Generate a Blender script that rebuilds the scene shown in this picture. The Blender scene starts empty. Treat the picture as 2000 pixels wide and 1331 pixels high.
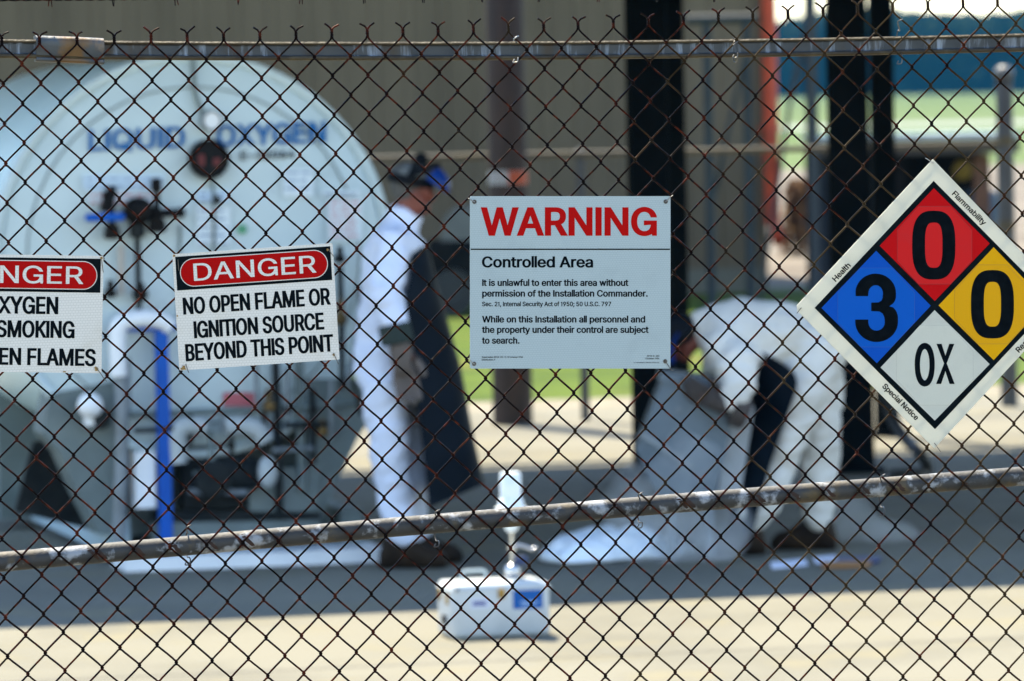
import bpy, bmesh, math, random, json
from mathutils import Vector, Matrix, noise
from mathutils.geometry import delaunay_2d_cdt
R = math.radians
scene = bpy.context.scene
C = scene.collection
rnd = random.Random(7)

# ---------------------------------------------------------------- camera
CAM_H = 2.10
TILT, ROLL = R(2.47), R(1.2)
FPX = 11111.0                      # 200 mm lens on a 36 mm wide frame, in photo pixels
Fw = Vector((0, math.cos(TILT), -math.sin(TILT)))
U0 = Vector((0, math.sin(TILT), math.cos(TILT)))
R0 = Vector((1, 0, 0))
Rt = R0 * math.cos(ROLL) - U0 * math.sin(ROLL)
Up = U0 * math.cos(ROLL) + R0 * math.sin(ROLL)
CAM = Vector((0, 0, CAM_H))
cam_data = bpy.data.cameras.new('camera')
cam_data.sensor_width = 36; cam_data.lens = 200
cam_data.clip_start = 0.5; cam_data.clip_end = 20000
cam_data.dof.use_dof = True
cam_data.dof.focus_distance = 11.12
cam_data.dof.aperture_fstop = 7.6
cam = bpy.data.objects.new('camera', cam_data)
C.objects.link(cam)
cam.matrix_world = Matrix(((Rt.x, Up.x, -Fw.x, CAM.x), (Rt.y, Up.y, -Fw.y, CAM.y), (Rt.z, Up.z, -Fw.z, CAM.z), (0, 0, 0, 1)))
scene.camera = cam

# ---------------------------------------------------------------- light
SUN_EL, SUN_AZ = R(62), R(-24)     # sun is high and behind the scene, a little to the left (azimuth from +Y)
to_sun = Vector((math.sin(SUN_AZ) * math.cos(SUN_EL), math.cos(SUN_AZ) * math.cos(SUN_EL), math.sin(SUN_EL)))
sun_data = bpy.data.lights.new('sun', 'SUN')
sun_data.energy = 5.0; sun_data.angle = R(0.5); sun_data.color = (1.0, 0.90, 0.70)
sun = bpy.data.objects.new('sun', sun_data); C.objects.link(sun)
sun.rotation_euler = to_sun.to_track_quat('Z', 'Y').to_euler()
sun.location = (0, 20, 30)
world = bpy.data.worlds.new('World'); scene.world = world
world.use_nodes = True
wn = world.node_tree.nodes; wl = world.node_tree.links
sky = wn.new('ShaderNodeTexSky'); sky.sky_type = 'NISHITA'; sky.sun_disc = False
sky.sun_elevation = SUN_EL; sky.sun_rotation = SUN_AZ
sky.air_density = 1.0; sky.dust_density = 0.05; sky.ozone_density = 1.0
bg = wn['Background']; bg.inputs['Strength'].default_value = 0.15
wl.new(sky.outputs[0], bg.inputs[0])
scene.view_settings.view_transform = 'Standard'
scene.view_settings.look = 'None'
scene.view_settings.exposure = 1.7
scene.view_settings.gamma = 1.0
scene.cycles.max_bounces = 8
scene.cycles.volume_bounces = 2

# ---------------------------------------------------------------- projecting photo pixels into the place
def ray(px, py):
    return (Fw * FPX + Rt * (px - 1000.0) + Up * (665.5 - py)).normalized()
def P(px, py, Y):
    d = ray(px, py); return CAM + d * (Y / d.y)
def G(px, py, z=0.0):
    d = ray(px, py); return CAM + d * ((z - CAM_H) / d.z)
YAW = R(13.2)
E1 = Vector((math.cos(YAW), math.sin(YAW), 0)); E2 = Vector((-math.sin(YAW), math.cos(YAW), 0)); EZ = Vector((0, 0, 1))
FP0 = Vector((0, 11.11, 0)); FN = -E2          # fence plane, FN points at the viewer
def fp(px, py, off=0.0):
    d = ray(px, py)
    t = ((FP0 + FN * off - CAM).dot(FN)) / d.dot(FN)
    return CAM + d * t
def site(u, v, z=0.0):
    return E1 * u + E2 * v + Vector((0, 0, z))
def on_v(px, py, v):
    """photo pixel -> point on the upright plane that lies at distance v along the site's depth axis"""
    d = ray(px, py); return CAM + d * ((v - CAM.dot(E2)) / d.dot(E2))
def uv_of(p):
    return p.dot(E1), p.dot(E2)

# ---------------------------------------------------------------- materials
def nd(nt, t, **kw):
    n = nt.nodes.new(t)
    for k, v in kw.items(): setattr(n, k, v)
    return n
def mat(name, col, rough=0.6, metal=0.0, col2=None, scale=6.0, detail=5.0, lo=0.4, hi=0.65, bump=0.0, bscale=None,
        spec=0.5, stretch=None, col3=None, scale3=2.0, lo3=0.5, hi3=0.7, transl=0.0, coat=0.0, coords='Object'):
    m = bpy.data.materials.new(name); m.use_nodes = True
    nt = m.node_tree; b = nt.nodes['Principled BSDF']
    b.inputs['Base Color'].default_value = (*col, 1); b.inputs['Roughness'].default_value = rough
    b.inputs['Metallic'].default_value = metal; b.inputs['Specular IOR Level'].default_value = spec
    b.inputs['Coat Weight'].default_value = coat
    tc = nd(nt, 'ShaderNodeTexCoord'); vec = tc.outputs[coords]
    if stretch:
        mp = nd(nt, 'ShaderNodeMapping'); mp.inputs['Scale'].default_value = stretch
        nt.links.new(vec, mp.inputs[0]); vec = mp.outputs[0]
    def layer(prev, c, sc, l, h):
        n = nd(nt, 'ShaderNodeTexNoise'); n.inputs['Scale'].default_value = sc; n.inputs['Detail'].default_value = detail
        n.inputs['Roughness'].default_value = 0.6
        nt.links.new(vec, n.inputs['Vector'])
        r = nd(nt, 'ShaderNodeValToRGB'); r.color_ramp.elements[0].position = l; r.color_ramp.elements[1].position = h
        nt.links.new(n.outputs['Fac'], r.inputs[0])
        mx = nd(nt, 'ShaderNodeMix', data_type='RGBA'); nt.links.new(r.outputs[0], mx.inputs['Factor'])
        if prev is None: mx.inputs['A'].default_value = (*col, 1)
        else: nt.links.new(prev, mx.inputs['A'])
        mx.inputs['B'].default_value = (*c, 1)
        return mx.outputs['Result']
    out = None
    if col2: out = layer(None, col2, scale, lo, hi)
    if col3: out = layer(out, col3, scale3, lo3, hi3)
    if out is not None: nt.links.new(out, b.inputs['Base Color'])
    if bump:
        n = nd(nt, 'ShaderNodeTexNoise'); n.inputs['Scale'].default_value = bscale or scale * 3; n.inputs['Detail'].default_value = 4
        nt.links.new(vec, n.inputs['Vector'])
        bp = nd(nt, 'ShaderNodeBump'); bp.inputs['Strength'].default_value = bump; bp.inputs['Distance'].default_value = 0.02
        nt.links.new(n.outputs['Fac'], bp.inputs['Height']); nt.links.new(bp.outputs[0], b.inputs['Normal'])
    if transl:
        tr = nd(nt, 'ShaderNodeBsdfTranslucent'); ms = nd(nt, 'ShaderNodeMixShader'); ms.inputs[0].default_value = transl
        if out is not None: nt.links.new(out, tr.inputs[0])
        else: tr.inputs[0].default_value = (*col, 1)
        nt.links.new(b.outputs[0], ms.inputs[1]); nt.links.new(tr.outputs[0], ms.inputs[2])
        nt.links.new(ms.outputs[0], nt.nodes['Material Output'].inputs[0])
    return m

# ---------------------------------------------------------------- mesh building
class MB:
    def __init__(s): s.v = []; s.f = []; s.sm = []
    def add(s, vs, fs, smooth=False):
        o = len(s.v); s.v += [Vector(v) for v in vs]
        s.f += [tuple(i + o for i in f) for f in fs]; s.sm += [smooth] * len(fs)
    def box(s, c, size, ax=(E1, E2, EZ), bev=0.0):
        c = Vector(c); a, b, d = [Vector(x) * (h / 2) for x, h in zip(ax, size)]
        if bev <= 0:
            vs = [c + a * i + b * j + d * k for i in (-1, 1) for j in (-1, 1) for k in (-1, 1)]
            s.add(vs, [(0, 1, 3, 2), (4, 6, 7, 5), (0, 4, 5, 1), (2, 3, 7, 6), (0, 2, 6, 4), (1, 5, 7, 3)])
            return
        bm = bmesh.new(); bmesh.ops.create_cube(bm, size=2.0)
        hs = [h / 2 for h in size]
        for v in bm.verts: v.co = Vector((v.co.x * hs[0], v.co.y * hs[1], v.co.z * hs[2]))
        bmesh.ops.bevel(bm, geom=bm.edges[:] , offset=bev, segments=3, profile=0.5, affect='EDGES')
        bm.verts.index_update()
        u = [Vector(x) for x in ax]
        s.add([c + u[0] * v.co.x + u[1] * v.co.y + u[2] * v.co.z for v in bm.verts], [[v.index for v in f.verts] for f in bm.faces], True)
        bm.free()
    def tube(s, pts, rad, n=8, cap=True, smooth=True):
        pts = [Vector(p) for p in pts]; m = len(pts)
        rs = rad if isinstance(rad, (list, tuple)) else [rad] * m
        tang = []
        for i in range(m):
            t = pts[min(i + 1, m - 1)] - pts[max(i - 1, 0)]
            tang.append(t.normalized() if t.length > 1e-12 else Vector((0, 0, 1)))
        t0 = tang[0]; ref = Vector((0, 0, 1)) if abs(t0.z) < 0.9 else Vector((1, 0, 0))
        nx = t0.cross(ref).normalized()
        vs = []; fs = []
        for i in range(m):
            nx = nx - tang[i] * nx.dot(tang[i])
            nx = nx.normalized() if nx.length > 1e-9 else tang[i].orthogonal().normalized()
            ny = tang[i].cross(nx)
            for k in range(n):
                a = 2 * math.pi * k / n
                vs.append(pts[i] + (nx * math.cos(a) + ny * math.sin(a)) * rs[i])
        for i in range(m - 1):
            for k in range(n):
                fs.append((i * n + k, i * n + (k + 1) % n, (i + 1) * n + (k + 1) % n, (i + 1) * n + k))
        if cap:
            fs.append(tuple(reversed(range(n)))); fs.append(tuple((m - 1) * n + k for k in range(n)))
        s.add(vs, fs, smooth)
    def rings(s, rings, cap=True, closed=True, smooth=True):
        n = len(rings[0]); vs = [p for r in rings for p in r]; fs = []
        for i in range(len(rings) - 1):
            for k in range(n if closed else n - 1):
                fs.append((i * n + k, i * n + (k + 1) % n, (i + 1) * n + (k + 1) % n, (i + 1) * n + k))
        s.add(vs, fs, smooth)
        if cap and closed:
            s.add(rings[0], [tuple(reversed(range(n)))], False); s.add(rings[-1], [tuple(range(n))], False)
    def lathe(s, c, axis, prof, n=32, xdir=None, smooth=True):
        axis = Vector(axis).normalized(); x = (xdir or axis.orthogonal()).normalized(); y = axis.cross(x)
        s.rings([[Vector(c) + axis * h + (x * math.cos(2 * math.pi * k / n) + y * math.sin(2 * math.pi * k / n)) * max(r, 1e-4) for k in range(n)] for r, h in prof], True, True, smooth)
    def prism(s, poly, vec, smooth=False):
        n = len(poly); poly = [Vector(p) for p in poly]; vec = Vector(vec)
        s.add(poly + [p + vec for p in poly], [tuple(range(n)), tuple(reversed(range(n, 2 * n)))] + [(i, i + n, (i + 1) % n + n, (i + 1) % n) for i in range(n)], smooth)
    def ball(s, c, r, n=12, sc=(1, 1, 1), ax=(E1, E2, EZ)):
        c = Vector(c); rings = []
        for i in range(1, n):
            a = math.pi * i / n
            rings.append([c + ax[0] * (r * sc[0] * math.sin(a) * math.cos(b)) + ax[1] * (r * sc[1] * math.sin(a) * math.sin(b)) - ax[2] * (r * sc[2] * math.cos(a)) for b in [2 * math.pi * k / (2 * n) for k in range(2 * n)]])
        s.rings(rings)

def link(o): C.objects.link(o); return o
def wloc(o):
    p = Vector((0, 0, 0))
    while o is not None: p += o.location; o = o.parent
    return p
def obj(name, mb, m, parent=None, loc=None, label=None):
    me = bpy.data.meshes.new(name)
    base = wloc(parent) if parent else Vector((0, 0, 0))
    if loc is None: loc = base
    loc = Vector(loc)
    me.from_pydata([tuple(v - loc) for v in mb.v], [], mb.f); me.update()
    me.polygons.foreach_set('use_smooth', mb.sm)
    bm = bmesh.new(); bm.from_mesh(me); bmesh.ops.recalc_face_normals(bm, faces=bm.faces[:]); bm.to_mesh(me); bm.free()
    if any(mb.sm):
        try: me.set_sharp_from_angle(angle=R(38))
        except Exception: pass
    me.materials.append(m)
    o = bpy.data.objects.new(name, me); link(o)
    if parent: o.parent = parent; o.location = loc - base
    else: o.location = loc
    if label: o['label'] = label
    return o
def thing(name, label, cat, loc, group=None):
    o = bpy.data.objects.new(name, None); link(o); o.location = Vector(loc); o.empty_display_size = 0.2
    return tag(o, label, cat, group)
def tag(o, label, cat, group=None, kind=None):
    o['label'] = label; o['category'] = cat
    if group: o['group'] = group
    if kind: o['kind'] = kind
    return o
def structure(o, label=None):
    o['kind'] = 'structure'
    if label: o['label'] = label
    return o

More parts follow.
